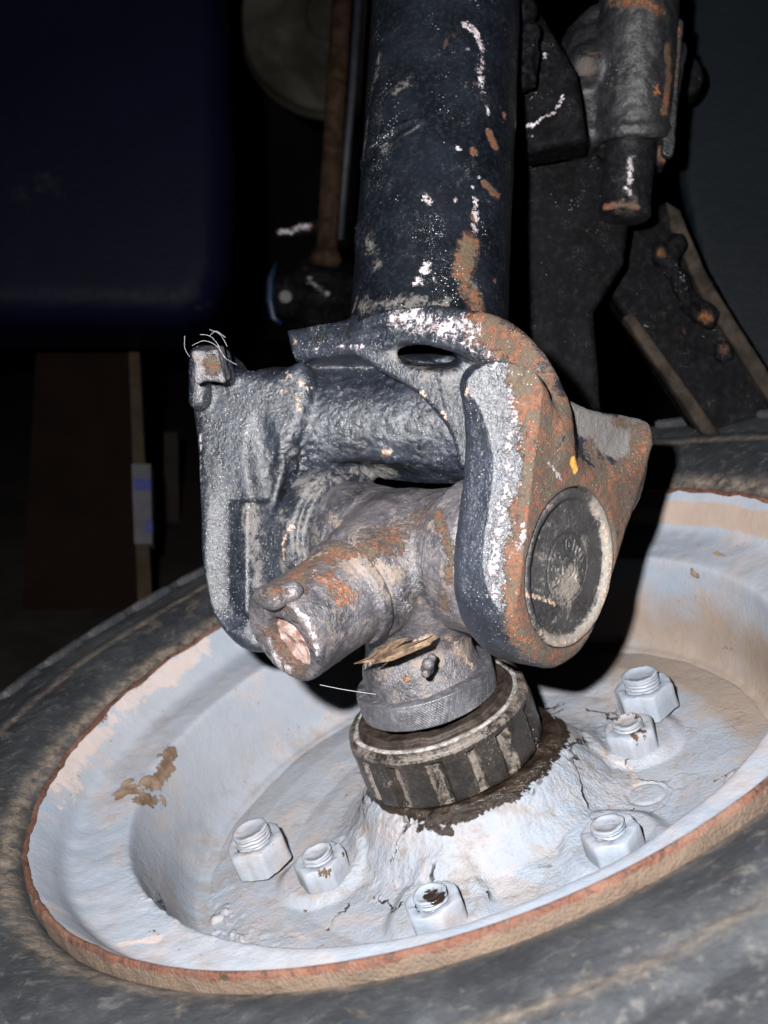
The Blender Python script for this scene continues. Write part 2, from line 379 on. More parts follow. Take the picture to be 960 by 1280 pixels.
def rubber():
    t = NT('dusty_tyre_rubber'); n1 = t.noise(22, 8, .75, .3); n2 = t.noise(130, 7, .75, .3); n3 = t.noise(700, 4, .6)
    col = t.mix(t.step(n1, .38, .68), (.018, .020, .024), (.046, .050, .056))
    col = t.mix(t.mul(t.step(n2, .53, .66), .6), col, (.11, .105, .10))
    col = t.mix(t.mul(t.step(t.noise(40, 8, .75, .8), .58, .68), .6), col, (.17, .125, .09))
    col = t.mix(t.mul(t.attr('dirt'), t.step(n2, .3, .7)), col, (.24, .19, .15))
    h = t.add(n2, t.mul(n3, .3), t.mul(t.noise(20, 4), .8))
    return t.out(col, t.mixf(n2, .55, .8), t.bump(h, .0012), spec=.35)
M['rubber'] = rubber()
def plain(name, c1, c2, sc=40, rough=.6, bd=.0005, spec=.4, metal=0):
    t = NT(name); n = t.noise(sc, 6, .65, .4)
    return t.out(t.mix(t.step(n, .35, .65), c1, c2), rough, t.bump(t.add(n, t.mul(t.noise(sc * 9, 4), .4)), bd), spec=spec, metal=metal)
M['tank'] = None
M['rod'] = plain('rusty_rod', (.015, .008, .005), (.04, .024, .016), 60, .8, spec=.08)
M['rodblue'] = plain('blue_grey_rod', (.012, .015, .022), (.026, .028, .038), 60, .6)
M['disc'] = plain('dull_cream_disc', (.018, .016, .012), (.06, .054, .045), 8, .8, spec=.08)
M['board'] = plain('brown_board', (.004, .0016, .0008), (.006, .0024, .0012), 12, .85, spec=.08)
M['wood'] = plain('pale_wood', (.02, .013, .009), (.032, .021, .014), 30, .7, spec=.08)
M['white'] = plain('white_tape', (.05, .05, .058), (.065, .065, .075), 30, .6, spec=.08)
M['blue'] = plain('blue_tape_print', (.01, .015, .10), (.015, .02, .13), 30, .6)
M['floor'] = plain('dark_concrete', (.014, .012, .011), (.024, .02, .018), 10, .9, .002, spec=.08)
M['wall'] = plain('dark_garage_wall', (.008, .007, .007), (.014, .012, .012), 5, .95, .002, spec=.08)
M['hair'] = plain('cobweb', (.5, .5, .55), (.7, .7, .75), 30, .6)
M['grease'] = plain('wet_grease', (.012, .008, .006), (.035, .022, .014), 180, .2, .0015, .7)
M['seal'] = plain('brown_seal', (.016, .011, .009), (.050, .036, .028), 150, .55, .0008)
M['galv'] = plain('pale_grease_layer', (.14, .12, .11), (.42, .40, .39), 260, .55, .001)
M['void'] = plain('dark_cavity', (.006, .005, .005), (.012, .01, .01), 80, .9)

# ================================================================== SETTING
def quadbox(lo, hi):
    x0, y0, z0 = lo; x1, y1, z1 = hi
    V = [(x0,y0,z0),(x1,y0,z0),(x1,y1,z0),(x0,y1,z0),(x0,y0,z1),(x1,y0,z1),(x1,y1,z1),(x0,y1,z1)]
    return V, [(0,3,2,1),(4,5,6,7),(0,1,5,4),(1,2,6,5),(2,3,7,6),(3,0,4,7)]
V = [(-3, -2, 0), (3, -2, 0), (3, 4, 0), (-3, 4, 0)]
o = mesh_obj('floor', V, [(0, 1, 2, 3)], M['floor'], smooth=False); setp(o, kind='structure')
V, Fc = quadbox((-3, 3.2, 0.002), (3, 3.3, 2.5)); o = mesh_obj('wall', V, Fc, M['wall'], smooth=False); setp(o, kind='structure')

# ================================================================== WHEEL
wheel = bpy.data.objects.new('wheel', None); COL.objects.link(wheel); wheel.matrix_world = WM; wheel.matrix_basis = WM; wheel.empty_display_size = .05
setp(wheel, 'tractor wheel with pale blue rim, rusty lip and dark dusty tyre under the joint', 'wheel')
def polar(rs, zs, nth, fn=None, closed=True):
    """surface of revolution as a grid; fn(V, r, th) may move it"""
    th = np.linspace(0, 2 * np.pi, nth, endpoint=False); rr = np.repeat(np.array(rs)[:, None], nth, 1); tt = np.repeat(th[None], len(rs), 0); zz = np.repeat(np.array(zs)[:, None], nth, 1)
    V = np.stack([rr * np.cos(tt), rr * np.sin(tt), zz], -1).reshape(-1, 3)
    i, j = np.meshgrid(np.arange(len(rs) - 1), np.arange(nth), indexing='ij'); j2 = (j + 1) % nth
    Q = np.stack([i * nth + j, (i + 1) * nth + j, (i + 1) * nth + j2, i * nth + j2], -1).reshape(-1, 4)
    if fn is not None: V = fn(V, rr.ravel(), tt.ravel())
    return V, Q
def dense(prof, step):
    prof = np.array(prof, float); L = np.r_[0, np.cumsum(np.hypot(*np.diff(prof, axis=0).T))]; n = max(2, int(L[-1] / step))
    s = np.linspace(0, L[-1], n); return np.interp(s, L, prof[:, 0]), np.interp(s, L, prof[:, 1])
def smoothprof(p, n=6):
    p = np.array(p, float); out = []
    for i in range(len(p) - 1):
        a = p[max(i - 1, 0)]; b = p[i]; c = p[i + 1]; d = p[min(i + 2, len(p) - 1)]
        for k in range(n):
            t = k / n; out.append(.5 * (2 * b + (c - a) * t + (2 * a - 5 * b + 4 * c - d) * t * t + (-a + 3 * b - 3 * c + d) * t ** 3))
    out.append(p[-1]); return np.array(out)
# rim, from the lip down to the ledge and the well wall
rprof = smoothprof([(.1995, -.0005), (.197, -.0035), (.1925, -.010), (.1885, -.0175), (.183, -.0205), (.172, -.0225), (.1632, -.0240), (.1608, -.0262), (.1590, -.034), (.1555, -.050), (.1525, -.066), (.1485, -.0745), (.1445, -.0765), (.139, -.0795)])
rs, zs = dense(rprof, .0011)
def rim_fn(V, r, th):
    d = fbm(V, 60, 4, 3) * .0005 + fbm(V, 14, 2, 5) * .0009
    # torn rough weld seam where the ledge meets the well, lower left
    ang = np.degrees(th); wgt = np.exp(-((ang - 218) / 16) ** 2) * np.exp(-((r - .155) / .007) ** 2)
    d = d + wgt * np.abs(fbm(V, 260, 4, 8)) * .0035
    V = V.copy(); V[:, 2] += d * sstep(.2, .196, r); return V
V, Q = polar(rs, zs, 900, rim_fn); Q = Q[:, ::-1]
rim = mesh_obj('rim', V, Q, M['wheel'], wheel, 'local')
VR = V
# rusty rolled lip
lprof = smoothprof([(.1985, -.002), (.1990, -.0004), (.2002, .0003), (.2010, -.0002), (.2018, -.0018), (.2024, -.0045), (.2028, -.0080), (.2028, -.0125), (.2028, -.0165)])
rs, zs = dense(lprof, .0007)
V, Q = polar(rs, zs, 900, lambda V, r, th: V + np.stack([np.cos(th), np.sin(th), np.ones_like(th) * .8], 1) * (fbm(V, 90, 5, 11) * .0007)[:, None]); Q = Q[:, ::-1]
mesh_obj('rim_lip', V, Q, M['lip'], wheel, 'local')
# wheel disc with its domed nut flange
NUTS = [(408, 1092), (550, 1145), (770, 1060), (793, 928)]
BLANK = (808, 990)
def disc_h(x, y):
    r = np.hypot(x, y); th = np.arctan2(y, x)
    z = np.interp(r, [0, .044, .0490, .0525, .060, .068, .078, .090, .100, .110, .125, .143, .15], [-.0535, -.0530, -.0533, -.0560, -.0675, -.0765, -.0795, -.0800, -.0805, -.0782, -.0762, -.0772, -.079])
    return z
def disc_fn(V, r, th):
    x, y = V[:, 0], V[:, 1]; z = disc_h(x, y)
    # the nut flange is lobed: a raised pad round each small nut
    for q in NUTS + [(912, 1075)]:
        c = wheel_px(*q, -.080); d = np.hypot(x - c[0], y - c[1]); z = z + .0042 * sstep(.027, .019, d)
    c = wheel_px(*BLANK, -.079); d = np.hypot(x - c[0], y - c[1]); z = z - .0009 * np.exp(-((d - .0085) / .0009) ** 2)
    near = sstep(.088, .06, r)
    z = z + near * fbm(V, 170, 5, 21, .6) * .0006 + fbm(V, 30, 4, 22) * .0006
    z = z + .0004 * near * np.maximum(0, fbm(V, 45, 3, 23))
    # ragged, broken top of the plaster-like paint round the grease
    top = np.exp(-((r - .050) / .004) ** 2); z = z + top * fbm(V, 110, 4, 25) * .0008
    # chunky rough deposit lower left and along the ring
    a = np.exp(-((r - .137) / .010) ** 2) * np.exp(-(((np.degrees(th) - 218 + 180) % 360 - 180) / 26) ** 2); z = z + a * np.maximum(0, fbm(V, 170, 5, 27, .65)) * .0042
    V = V.copy(); V[:, 2] = z
    V[:, 0] += near * fbm(V, 120, 3, 31) * .0003; V[:, 1] += near * fbm(V, 120, 3, 32) * .0003
    return V
rs = np.r_[np.linspace(.034, .062, 46), np.linspace(.0626, .1475, 120)]
V, Q = polar(rs, rs * 0, 1000, disc_fn)
disc = mesh_obj('wheel_disc', V, Q[:, ::-1], M['wheel'], wheel, 'local')
VD = V; rd = np.hypot(V[:, 0], V[:, 1]); thd = np.degrees(np.arctan2(V[:, 1], V[:, 0]))
setattr_(disc, 'crack', np.clip(.32 + sstep(.098, .062, rd) + .8 * np.exp(-((rd - .137) / .012) ** 2) * np.exp(-(((thd + 142 + 180) % 360 - 180) / 26) ** 2), 0, 1))
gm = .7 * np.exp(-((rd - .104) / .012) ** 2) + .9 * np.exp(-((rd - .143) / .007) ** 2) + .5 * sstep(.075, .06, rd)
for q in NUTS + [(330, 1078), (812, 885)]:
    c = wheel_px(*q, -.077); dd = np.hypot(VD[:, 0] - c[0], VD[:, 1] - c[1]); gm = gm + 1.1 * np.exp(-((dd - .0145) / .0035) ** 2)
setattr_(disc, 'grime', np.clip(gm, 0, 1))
setattr_(disc, 'dirt', np.clip(.75 * np.exp(-((rd - .136) / .012) ** 2) * (thd > -30) * (thd < 100) + .6 * sstep(.10, .13, rd) * sstep(-15, 15, thd) * (thd < 120), 0, 1))
paint(disc, {
    'grease': [([(478, 985), (492, 1003), (520, 1018), (560, 1022), (600, 1008), (640, 990), (680, 955), (706, 915), (700, 895)], 13, 1), ([(520, 1034), (535, 1022), (548, 1036), (530, 1030), (560, 1038)], 9, .9), ([(565, 1016), (605, 1004)], 12, 1)],
    'rust': [([(888, 975), (925, 955)], 6, .6), ([(520, 1155), (530, 1160)], 5, .8), ([(410, 1158)], 6, .9), ([(380, 1135)], 5, .6), ([(465, 1120)], 5, .7), ([(910, 965), (915, 980)], 7, .9), ([(432, 990)], 8, .5)],
    'pinky': [([(430, 950), (380, 990)], 22, .5), ([(740, 935), (790, 960), (800, 990)], 10, .7), ([(330, 1160), (390, 1170)], 14, .5)]})
setattr_(rim, 'grime', np.clip(.8 * sstep(-.05, -.072, VR[:, 2]) + .6 * np.exp(-((VR[:, 2] + .0215) / .002) ** 2), 0, 1))
V = VR; rr_ = np.hypot(V[:, 0], V[:, 1]); th_ = np.degrees(np.arctan2(V[:, 1], V[:, 0]))
setattr_(rim, 'dirt', np.clip(1.0 * sstep(-.028, -.062, V[:, 2]) * sstep(-30, 5, th_) * sstep(110, 80, th_), 0, 1))
far = sstep(2, 12, th_) * sstep(90, 60, th_)
setattr_(rim, 'tanband', np.clip(far * (1.1 * np.exp(-((rr_ - .1925) / .0038) ** 4)), 0, 1))
setattr_(rim, 'crack', np.clip(np.exp(-((rr_ - .153) / .012) ** 2) * np.exp(-(((th_ + 142 + 180) % 360 - 180) / 24) ** 2), 0, 1))
paint(rim, {
    'mud': [([(205, 965)], 14, .9), ([(150, 990), (160, 975), (172, 985)], 17, .85), ([(182, 975), (200, 980), (212, 955), (217, 938)], 20, .95), ([(178, 998), (205, 1000)], 17, .8), ([(862, 715), (870, 722)], 6, .8), ([(893, 688), (903, 692)], 6, .9), ([(900, 810), (912, 812)], 3, .7)],
    'rust': [([(122, 900), (134, 893)], 7, .8), ([(188, 1160), (196, 1163)], 5, .7)],
    'pinky': [([(150, 880), (210, 840), (260, 800)], 26, .8), ([(70, 980), (110, 930), (150, 890)], 24, .75), ([(80, 1010), (100, 980)], 22, .6), ([(150, 1178), (195, 1170)], 14, .8), ([(70, 1080), (85, 1110)], 14, .5)]})
# tyre
tprof = smoothprof([(.2022, -.020), (.2026, -.0095), (.2048, -.0050), (.211, .0000), (.222, .0050), (.235, .0085), (.246, .0095), (.2490, .0085), (.2515, .0100), (.2600, .0095), (.2625, .0075), (.268, .0080), (.280, .0080), (.296, .006), (.307, -.002), (.312, -.016), (.314, -.070), (.305, -.105), (.285, -.125), (.25, -.135), (.21, -.13), (.2, -.12)])
rs, zs = dense(tprof, .0028)
V, Q = polar(rs, zs, 720, lambda V, r, th: V + np.stack([np.cos(th) * .3, np.sin(th) * .3, np.ones_like(th)], 1) * (fbm(V, 18, 4, 41) * .0012)[:, None])
tyre = mesh_obj('tyre', V, Q[:, ::-1], M['rubber'], wheel, 'local')
rr_ = np.hypot(V[:, 0], V[:, 1]); setattr_(tyre, 'dirt', np.clip(np.exp(-((rr_ - .2095) / .004) ** 2) * .9 + np.exp(-((rr_ - .250) / .003) ** 2) * .6, 0, 1))
# shoulder tread blocks
def hexa(c8): return np.array(c8), [(0,3,2,1),(4,5,6,7),(0,1,5,4),(1,2,6,5),(2,3,7,6),(3,0,4,7)]
def bev_box_mesh(name, lo, hi, mat, bev=.002, seg=2):
    import bmesh
    bm = bmesh.new(); bmesh.ops.create_cube(bm, size=1)
    for v in bm.verts:
        for k in range(3): v.co[k] = (lo[k] + hi[k]) / 2 + v.co[k] * (hi[k] - lo[k])
    bmesh.ops.bevel(bm, geom=bm.edges[:], offset=bev, segments=seg, affect='EDGES', profile=.6)
    me = bpy.data.meshes.new(name); bm.to_mesh(me); bm.free(); me.materials.append(mat); return me
tb = bev_box_mesh('tread_block', (-.024, -.0145, -.034), (.010, .0145, .007), M['rubber'], .003, 2)
for v in tb.vertices:
    x = v.co.x; v.co.z -= max(0, x + .010) * .55; v.co.y += (x + .007) * .35 
for k in range(50):
    a = 2 * math.pi * k / 50 + .03
    for (rad, z, s) in ((.3095, .0050, 1),):
        o = bpy.data.objects.new('tread_block', tb); COL.objects.link(o); o.parent = tyre
        o.matrix_basis = Matrix.Translation((rad * math.cos(a), rad * math.sin(a), z)) @ Matrix.Rotation(a, 4, 'Z')
# nuts with their threaded ends
def hexnut_mesh(r_af, h, chamf, rb):
    """hexagon nut: flats, turned top, washer face"""
    n = 96; V = []; Fc = []
    th = np.linspace(0, 2 * np.pi, n, endpoint=False); hexr = r_af / np.cos(((th + np.pi / 6) % (np.pi / 3)) - np.pi / 6)
    hexr = np.minimum(hexr, r_af * 1.125)
    rows = [(hexr * 1.0, np.zeros(n)), (hexr, np.full(n, h * .5))]
    zt = h - (hexr - r_af) * .55
    rows += [(hexr, zt - chamf * .6), (hexr - chamf * .5, zt), (np.minimum(hexr, r_af) * .93, np.full(n, h)), (np.full(n, rb * 1.12), np.full(n, h + .0001)), (np.full(n, rb), np.full(n, h - .0008))]
    for rr, zz in rows: V.append(np.stack([rr * np.cos(th), rr * np.sin(th), zz], 1))
    V = np.concatenate(V); m = len(rows); i, j = np.meshgrid(np.arange(m - 1), np.arange(n), indexing='ij'); j2 = (j + 1) % n
    return V, np.stack([i * n + j, i * n + j2, (i + 1) * n + j2, (i + 1) * n + j], -1).reshape(-1, 4)
def bolt_end(rb, h0, h1, pitch):
    th = np.linspace(0, 2 * np.pi, 64, endpoint=False); m = 60; zz = np.linspace(h0, h1, m); rows = []
    for z in zz:
        ph = ((z / pitch + th / (2 * np.pi)) % 1); rr = rb - .0006 * np.abs(ph - .5) * 2 * np.clip((h1 - z) / .0012, .2, 1)
        rows.append(np.stack([rr * np.cos(th), rr * np.sin(th), np.full(64, z)], 1))
    for f, dz in ((.9, .0003), (.78, .0004), (.74, -.0002), (.3, -.0005), (.0, -.0004)):
        rows.append(np.stack([rb * f * np.cos(th), rb * f * np.sin(th), np.full(64, h1 + dz)], 1))
    V = np.concatenate(rows); m = len(rows); i, j = np.meshgrid(np.arange(m - 1), np.arange(64), indexing='ij'); j2 = (j + 1) % 64
    return V, np.stack([i * 64 + j, i * 64 + j2, (i + 1) * 64 + j2, (i + 1) * 64 + j], -1).reshape(-1, 4)
def place_nut(px, py, z, big, rot, tilt=(0, 0), h_end=None, name='nut', stain=None):
    c = wheel_px(px, py, z)
    raf, h, rb, he = (.0136, .0140, .0092, .0200) if big else (.0116, .0116, .0074, .0142)
    if h_end: he = h_end
    V, Q = hexnut_mesh(raf, h, .0012, rb)
    Mt = Matrix.Rotation(tilt[0], 3, 'X') @ Matrix.Rotation(tilt[1], 3, 'Y') @ Matrix.Rotation(rot, 3, 'Z'); A = np.array(Mt)
    V = V + (fbm(V + c, 190, 4, 51) * .00055)[:, None]
    V = V @ A.T + c
    nut = mesh_obj(name, V, Q, M['wheel'], wheel, 'local')
    V, Q = bolt_end(rb, h - .002, he, .0019); V = V @ A.T + c
    V = V + (fbm(V, 260, 3, 52) * .0003)[:, None]
    be = mesh_obj('bolt_end', V, Q, M['wheel'], nut, 'local')
    setattr_(nut, 'grime', np.full(len(nut.data.vertices), .45)); setattr_(be, 'grime', np.full(len(V), .6))
    return nut, be
n1, b1 = place_nut(330, 1078, -.0745, True, .3)
n2, b2 = place_nut(812, 885, -.0745, True, .1)
n3, b3 = place_nut(408, 1096, -.0762, False, .5)
n4, b4 = place_nut(550, 1150, -.0762, False, .2)
n5, b5 = place_nut(770, 1064, -.0762, False, .35)
n6, b6 = place_nut(793, 932, -.0762, False, .9)
n7, b7 = place_nut(946, 1004, -.0795, False, .6, h_end=.0125); paint(n7, {'rust': [([(912, 975), (922, 962)], 8, .9)]})
paint(b4, {'grease': [([(535, 1116), (548, 1120)], 12, 1.2)]})
paint(n3, {'rust': [([(400, 1092), (412, 1090)], 6, .9), ([(432, 1066)], 5, .9)]}); paint(n6, {'rust': [([(775, 908), (808, 912)], 5, .9), ([(790, 918)], 6, .6)]})
paint(b6, {'rust': [([(775, 895), (800, 892)], 6, .7)]})

# ================================================================== LOWER STEM: ring nut, seal, knurled collar
def wl(prof, nth, fn=None, step=.0006):
    rs, zs = dense(prof, step); V, Q = polar(rs, zs, nth, fn); return V, Q[:, ::-1]
SO = np.array([-.0040, 0, .0030])
def wheel2world(V): return toworld((V + SO) @ MW.T + CW)
hubc = toworld(CW + NW * -.0625)
stem = empty('wheel_stub_shaft', hubc, 'short upright shaft in the wheel hub with grooved ring nut and knurled collar', 'shaft')
prof = [(.036, -.0610), (.0436, -.0605), (.0450, -.0590), (.0455, -.0555), (.0456, -.046), (.0452, -.0355), (.0442, -.0335), (.0420, -.0325), (.040, -.0328), (.0375, -.0335), (.036, -.034)]
prof = [(r, z + .008) for r, z in prof]
def nut_fn(V, r, th):
    n = 15; ph = (th * n / (2 * np.pi) + .12 * np.sin(th * 5)) % 1
    bar = sstep(.03, .13, ph) * sstep(.84, .74, ph); low = sstep(.043, .0446, r) * sstep(-.0295, -.0305, V[:, 2])
    d = (bar - 1) * .0036 * low + fbm(V, 150, 4, 61) * .00035
    V = V.copy(); k = 1 + d / r; V[:, 0] *= k; V[:, 1] *= k; V[:, 2] += fbm(V, 120, 3, 62) * .0003; return V
V, Q = wl(smoothprof(prof, 5), 900, nut_fn, .0005)
ringnut = mesh_obj('ring_nut', wheel2world(V), Q, M['ringnut'], stem)
ph = (np.arctan2(V[:, 1], V[:, 0]) * 15 / (2 * np.pi)) % 1
setattr_(ringnut, 'dust', (1 - sstep(.03, .13, ph) * sstep(.84, .74, ph)) * (V[:, 2] < -.030) * .5 + .4 * (V[:, 2] > -.028))
V, Q = wl(smoothprof([(.0385, -.032), (.0398, -.0258), (.0393, -.0240), (.0375, -.0232), (.0372, -.0215), (.0362, -.0210), (.0345, -.0214), (.03, -.0217)], 4), 400, lambda V, r, th: V + (fbm(V, 90, 4, 65) * .0005)[:, None])
seal = mesh_obj('dust_seal', wheel2world(V), Q, M['seal'], stem)
V, Q = wl(smoothprof([(.0405, -.0262), (.0418, -.0246), (.0414, -.0238), (.0398, -.0236), (.039, -.025)], 4), 500, lambda V, r, th: V + (np.stack([np.cos(th), np.sin(th), .5 + 0 * th], 1) * (fbm(V, 70, 5, 66) * .0012)[:, None]))
mesh_obj('grease_line', wheel2world(V), Q, M['galv'], stem)
# grease bed the ring nut sits in
def gre_fn(V, r, th):
    V = V.copy(); V[:, 2] += (fbm(V, 90, 4, 71) * .0014) + .0006; k = 1 + fbm(V, 60, 4, 72) * .03 * sstep(.047, .055, r); V[:, 0] *= k; V[:, 1] *= k; return V
V, Q = polar(np.linspace(.040, .0530, 34), np.interp(np.linspace(.040, .0530, 34), [.04, .0452, .0485, .0520], [-.0512, -.0510, -.0526, -.0590]), 700, gre_fn)
mesh_obj('grease_bed', V, Q[:, ::-1], M['grease'], wheel, 'local')
# collar (slightly tilted) with diagonal knurl
cc = np.array([-.001, .002, -.0145]); CT = np.array(Matrix.Rotation(-.04, 3, 'X') @ Matrix.Rotation(.05, 3, 'Y'))
def knurl(V, r, th):
    V = V.copy(); side = sstep(.0330, .0336, r) * (np.abs(V[:, 2]) < .0053)
    u = th * .034; w = V[:, 2]; k1 = np.abs(((u + w * .9) / .0014) % 1 - .5) * 2; k2 = np.abs(((u - w * .5) / .0031) % 1 - .5) * 2
    d = -(sstep(.45, .9, k1) * .00042 + .5 * sstep(.6, .95, k2) * .0002) * side + fbm(V, 120, 4, 75) * .00025; kk = 1 + d / np.maximum(r, .01); V[:, 0] *= kk; V[:, 1] *= kk
    V[:, 2] += (r < .0325) * fbm(V, 160, 4, 76) * .0006 * (V[:, 2] > 0); return V
V, Q = wl(smoothprof([(.022, -.0066), (.0315, -.0066), (.0330, -.0062), (.0338, -.0050), (.0338, .0050), (.0330, .0062), (.0318, .0066), (.030, .0066), (.026, .0072), (.022, .0076)], 4), 2400, knurl, .0005)
V = V @ CT.T + cc
collar = mesh_obj('knurled_collar', wheel2world(V), Q, M['collar'], stem)

# ================================================================== UNIVERSAL JOINT KNUCKLE
A = nrm([.741, -.088, .666]); Bd = nrm([-.68, -.425, .615])
CAPC = P(715, 710, .470); CC = CAPC - A * .085
UPN = nrm(np.cross(Bd, A)); UPN = UPN * np.sign(UPN[1]); SIDE = np.cross(UPN, A)
colc = CW + MW @ (cc + SO) + NW * .006
stubend = CC + Bd * .087
AB = nrm(np.cross(Bd, [0, 1, 0])); BB = np.cross(Bd, AB)
knuckle = empty('joint_knuckle', toworld(colc), 'dirty forged T shaped joint knuckle with a broken off hollow stub pointing left', 'joint knuckle')
hx = stubend - Bd * .004 + P(358, 808, .47) * 0
def f_knuckle(p):
    d = s_lathe(p, CC - A * .056, A, [(0, .0255), (.006, .027), (.012, .0275), (.016, .0275), (.020, .0275), (.040, .0255), (.060, .0262), (.076, .0290), (.084, .0315), (.087, .0318), (.0875, .0348), (.102, .0352), (.106, .0335)]) 
    d = smin(d, s_ell(p, CC + Bd * .008 - UPN * .003, [A, Bd, UPN], (.032, .030, .031)), .006); d = smin(d, s_ell(p, CC - UPN * .016 + Bd * .004, [A, Bd, UPN], (.037, .029, .024)), .006)
    d = smin(d, s_cyl(p, CC + Bd * .01, CC + Bd * .043, .0290, .0262, .004), .005)
    d = smin(d, s_cyl(p, CC + Bd * .04, stubend, .0226, .0222, .0022), .0015)
    # ring step at the root of the stub
    d = smin(d, s_cyl(p, CC + Bd * .044, CC + Bd * .050, .0252, .0246, .001), .0012); d = smax(d, -(s_cyl(p, CC + Bd * .0520, CC + Bd * .0536, .03, .03) * 1), .001) if False else d
    # neck down to the collar
    d = smin(d, s_cap(p, CC - UPN * .01, colc + NW * .012, .030, .0235), .010)
    d = smin(d, s_cyl(p, colc - NW * .003, colc + NW * .014, .0295, .0255, .003), .006)
    # ragged hollow end, off centre
    hc = stubend + AB * .0005 * 0 - BB * 0
    wob = fbm(p, 150, 3, 81) * .0005
    d = smax(d, -(s_cyl(p, HC - Bd * .009, HC + Bd * .02, .0125, .0142, .003) + wob), .0012)
    rag = (p - np.float32(stubend)) @ np.float32(Bd)
    near = np.exp(-(rag / .006) ** 2); d = d + near * fbm(p, 260, 4, 82) * .0004
    return d
HC = stubend + (P(364, 817, .47) - P(357, 806, .47))
lo, hi = bounds([CC - A * .06, CC + A * .06, stubend, colc, CC + UPN * .04], .032)
def kn_disp(V):
    return fbm(V, 90, 3, 83) * .0002 + fbm(V, 420, 3, 84) * .00014
kn = sdf_part('knuckle_body', f_knuckle, lo, hi, .00085, M['knuckle'], knuckle, kn_disp)
paint(kn, {
    'rust': [([(350, 740), (380, 700), (410, 690)], 30, .85), ([(345, 790), (365, 815), (375, 835)], 22, .6), ([(500, 660), (480, 690)], 26, .6), ([(610, 690)], 10, .8), ([(545, 640), (560, 700), (552, 760)], 12, .6), ([(430, 690), (520, 650)], 30, .5)],
    'orange': [([(408, 718), (436, 742)], 26, .95), ([(428, 750)], 11, 1.2), ([(505, 848)], 9, 1.2), ([(385, 808)], 8, 1.1)],
    'tan': [([(372, 700), (395, 690)], 18, .7), ([(450, 828), (500, 815), (540, 800)], 11, 1.0), ([(480, 830), (520, 815)], 8, 1.0), ([(395, 715), (430, 730)], 20, .6), ([(560, 800), (600, 835)], 12, .6)],
    'pale': [([(372, 765), (388, 790), (398, 820)], 8, .9), ([(340, 820), (350, 845)], 9, .9), ([(330, 765), (345, 760)], 8, .8), ([(500, 745), (520, 770)], 18, .5)],
    'dark': [([(480, 838), (540, 850), (600, 835), (625, 815)], 26, .6), ([(470, 815), (520, 800)], 16, .55), ([(545, 610), (535, 680), (548, 780)], 10, .5), ([(455, 720), (470, 760), (455, 800)], 14, .45)],
    'dust': [([(520, 830), (600, 800)], 20, .3), ([(430, 690), (480, 720)], 30, .5)]})
V = (world_verts(kn) - CL) @ R; q_ = V - HC; s_ = q_ @ Bd; r_ = np.linalg.norm(q_ - s_[:, None] * Bd, axis=1)
inn = sstep(.0128, .0112, r_) * (s_ > -.014) * (s_ < .004); a_ = kn.data.attributes['tan']; val = np.empty(len(V), np.float32); a_.data.foreach_get('value', val)
setattr_(kn, 'tan', np.maximum(val, inn * 0)); a_ = kn.data.attributes['rust']; a_.data.foreach_get('value', val); setattr_(kn, 'rust', np.maximum(val, inn * 0 * (q_ @ UPN > -.004)))
a_ = kn.data.attributes['dark'] if 'dark' in kn.data.attributes else None
q_ = V - stubend; s_ = q_ @ Bd; setattr_(kn, 'dark', sstep(-.007, -.003, s_) * (np.linalg.norm(q_ - s_[:, None] * Bd, axis=1) < .026) * .34 * (1 - inn))
M['core'] = plain('pinkish_rusty_core', (.17, .08, .06), (.48, .37, .34), 130, .7, .0008)
V, Q = polar(np.linspace(0.0002, .0128, 22), np.linspace(0, .0012, 22), 90, lambda V, r, th: V + np.array([0, 0, 1]) * (fbm(V, 260, 4, 86) * .0007)[:, None])
mesh_obj('stub_core', toworld(HC - Bd * .0075 + V @ np.array([AB, BB, Bd])), Q, M['core'], knuckle)
# torn flakes of rusty metal under the knuckle, stuck to it
def flake(pts, D, th, name, mat, parent):
    q = [P(x, y, D + dd) for x, y, dd in pts]; n = len(q); V = [];
    c = sum(q) / n
    V = q + [v - np.array([0, 0, th]) for v in q] + [c + np.array([0, .0006, .0010]), c - np.array([0, 0, th])]
    Fc = [(i, (i + 1) % n, 2 * n) for i in range(n)] + [((i + 1) % n + n, i + n, 2 * n + 1) for i in range(n)] + [(i, i + n, (i + 1) % n + n, (i + 1) % n) for i in range(n)]
    return mesh_obj(name, toworld(np.array(V)), Fc, mat, parent, smooth=False)
M['flake'] = plain('rust_flake', (.10, .055, .035), (.30, .21, .14), 220, .8, .0008)
flake([(442, 830, 0), (462, 823, -.004), (470, 812, -.006), (492, 800, -.004), (512, 797, 0), (500, 806, 0), (482, 818, 0), (468, 827, 0)], .492, .002, 'rust_flake', M['flake'], knuckle)
flake([(466, 830, 0), (480, 818, -.004), (505, 806, -.006), (530, 800, -.004), (545, 793, 0), (538, 806, 0), (510, 818, 0), (490, 826, 0)], .489, .0025, 'rust_flake', M['flake'], knuckle)
# broken screw head at the lip of the stub
q = P(340, 746, .462)
def f_bh(p): return smin(s_ell(p, q, [nrm(Bd + .5 * UPN), AB, nrm(np.cross(nrm(Bd + .5 * UPN), AB))], (.0055, .0080, .0056)), s_ell(p, P(364, 740, .462), [A, Bd, UPN], (.005, .005, .004)), .002) + fbm(p, 180, 3, 85) * .0007
lo, hi = bounds([q, P(372, 742, .458)], .014)
bh = sdf_part('broken_screw', f_bh, lo, hi, .0005, M['knuckle'], knuckle); paint(bh, {'rust': [([(335, 735), (350, 735)], 16, .6)], 'tan': [([(370, 738)], 10, .7)]})
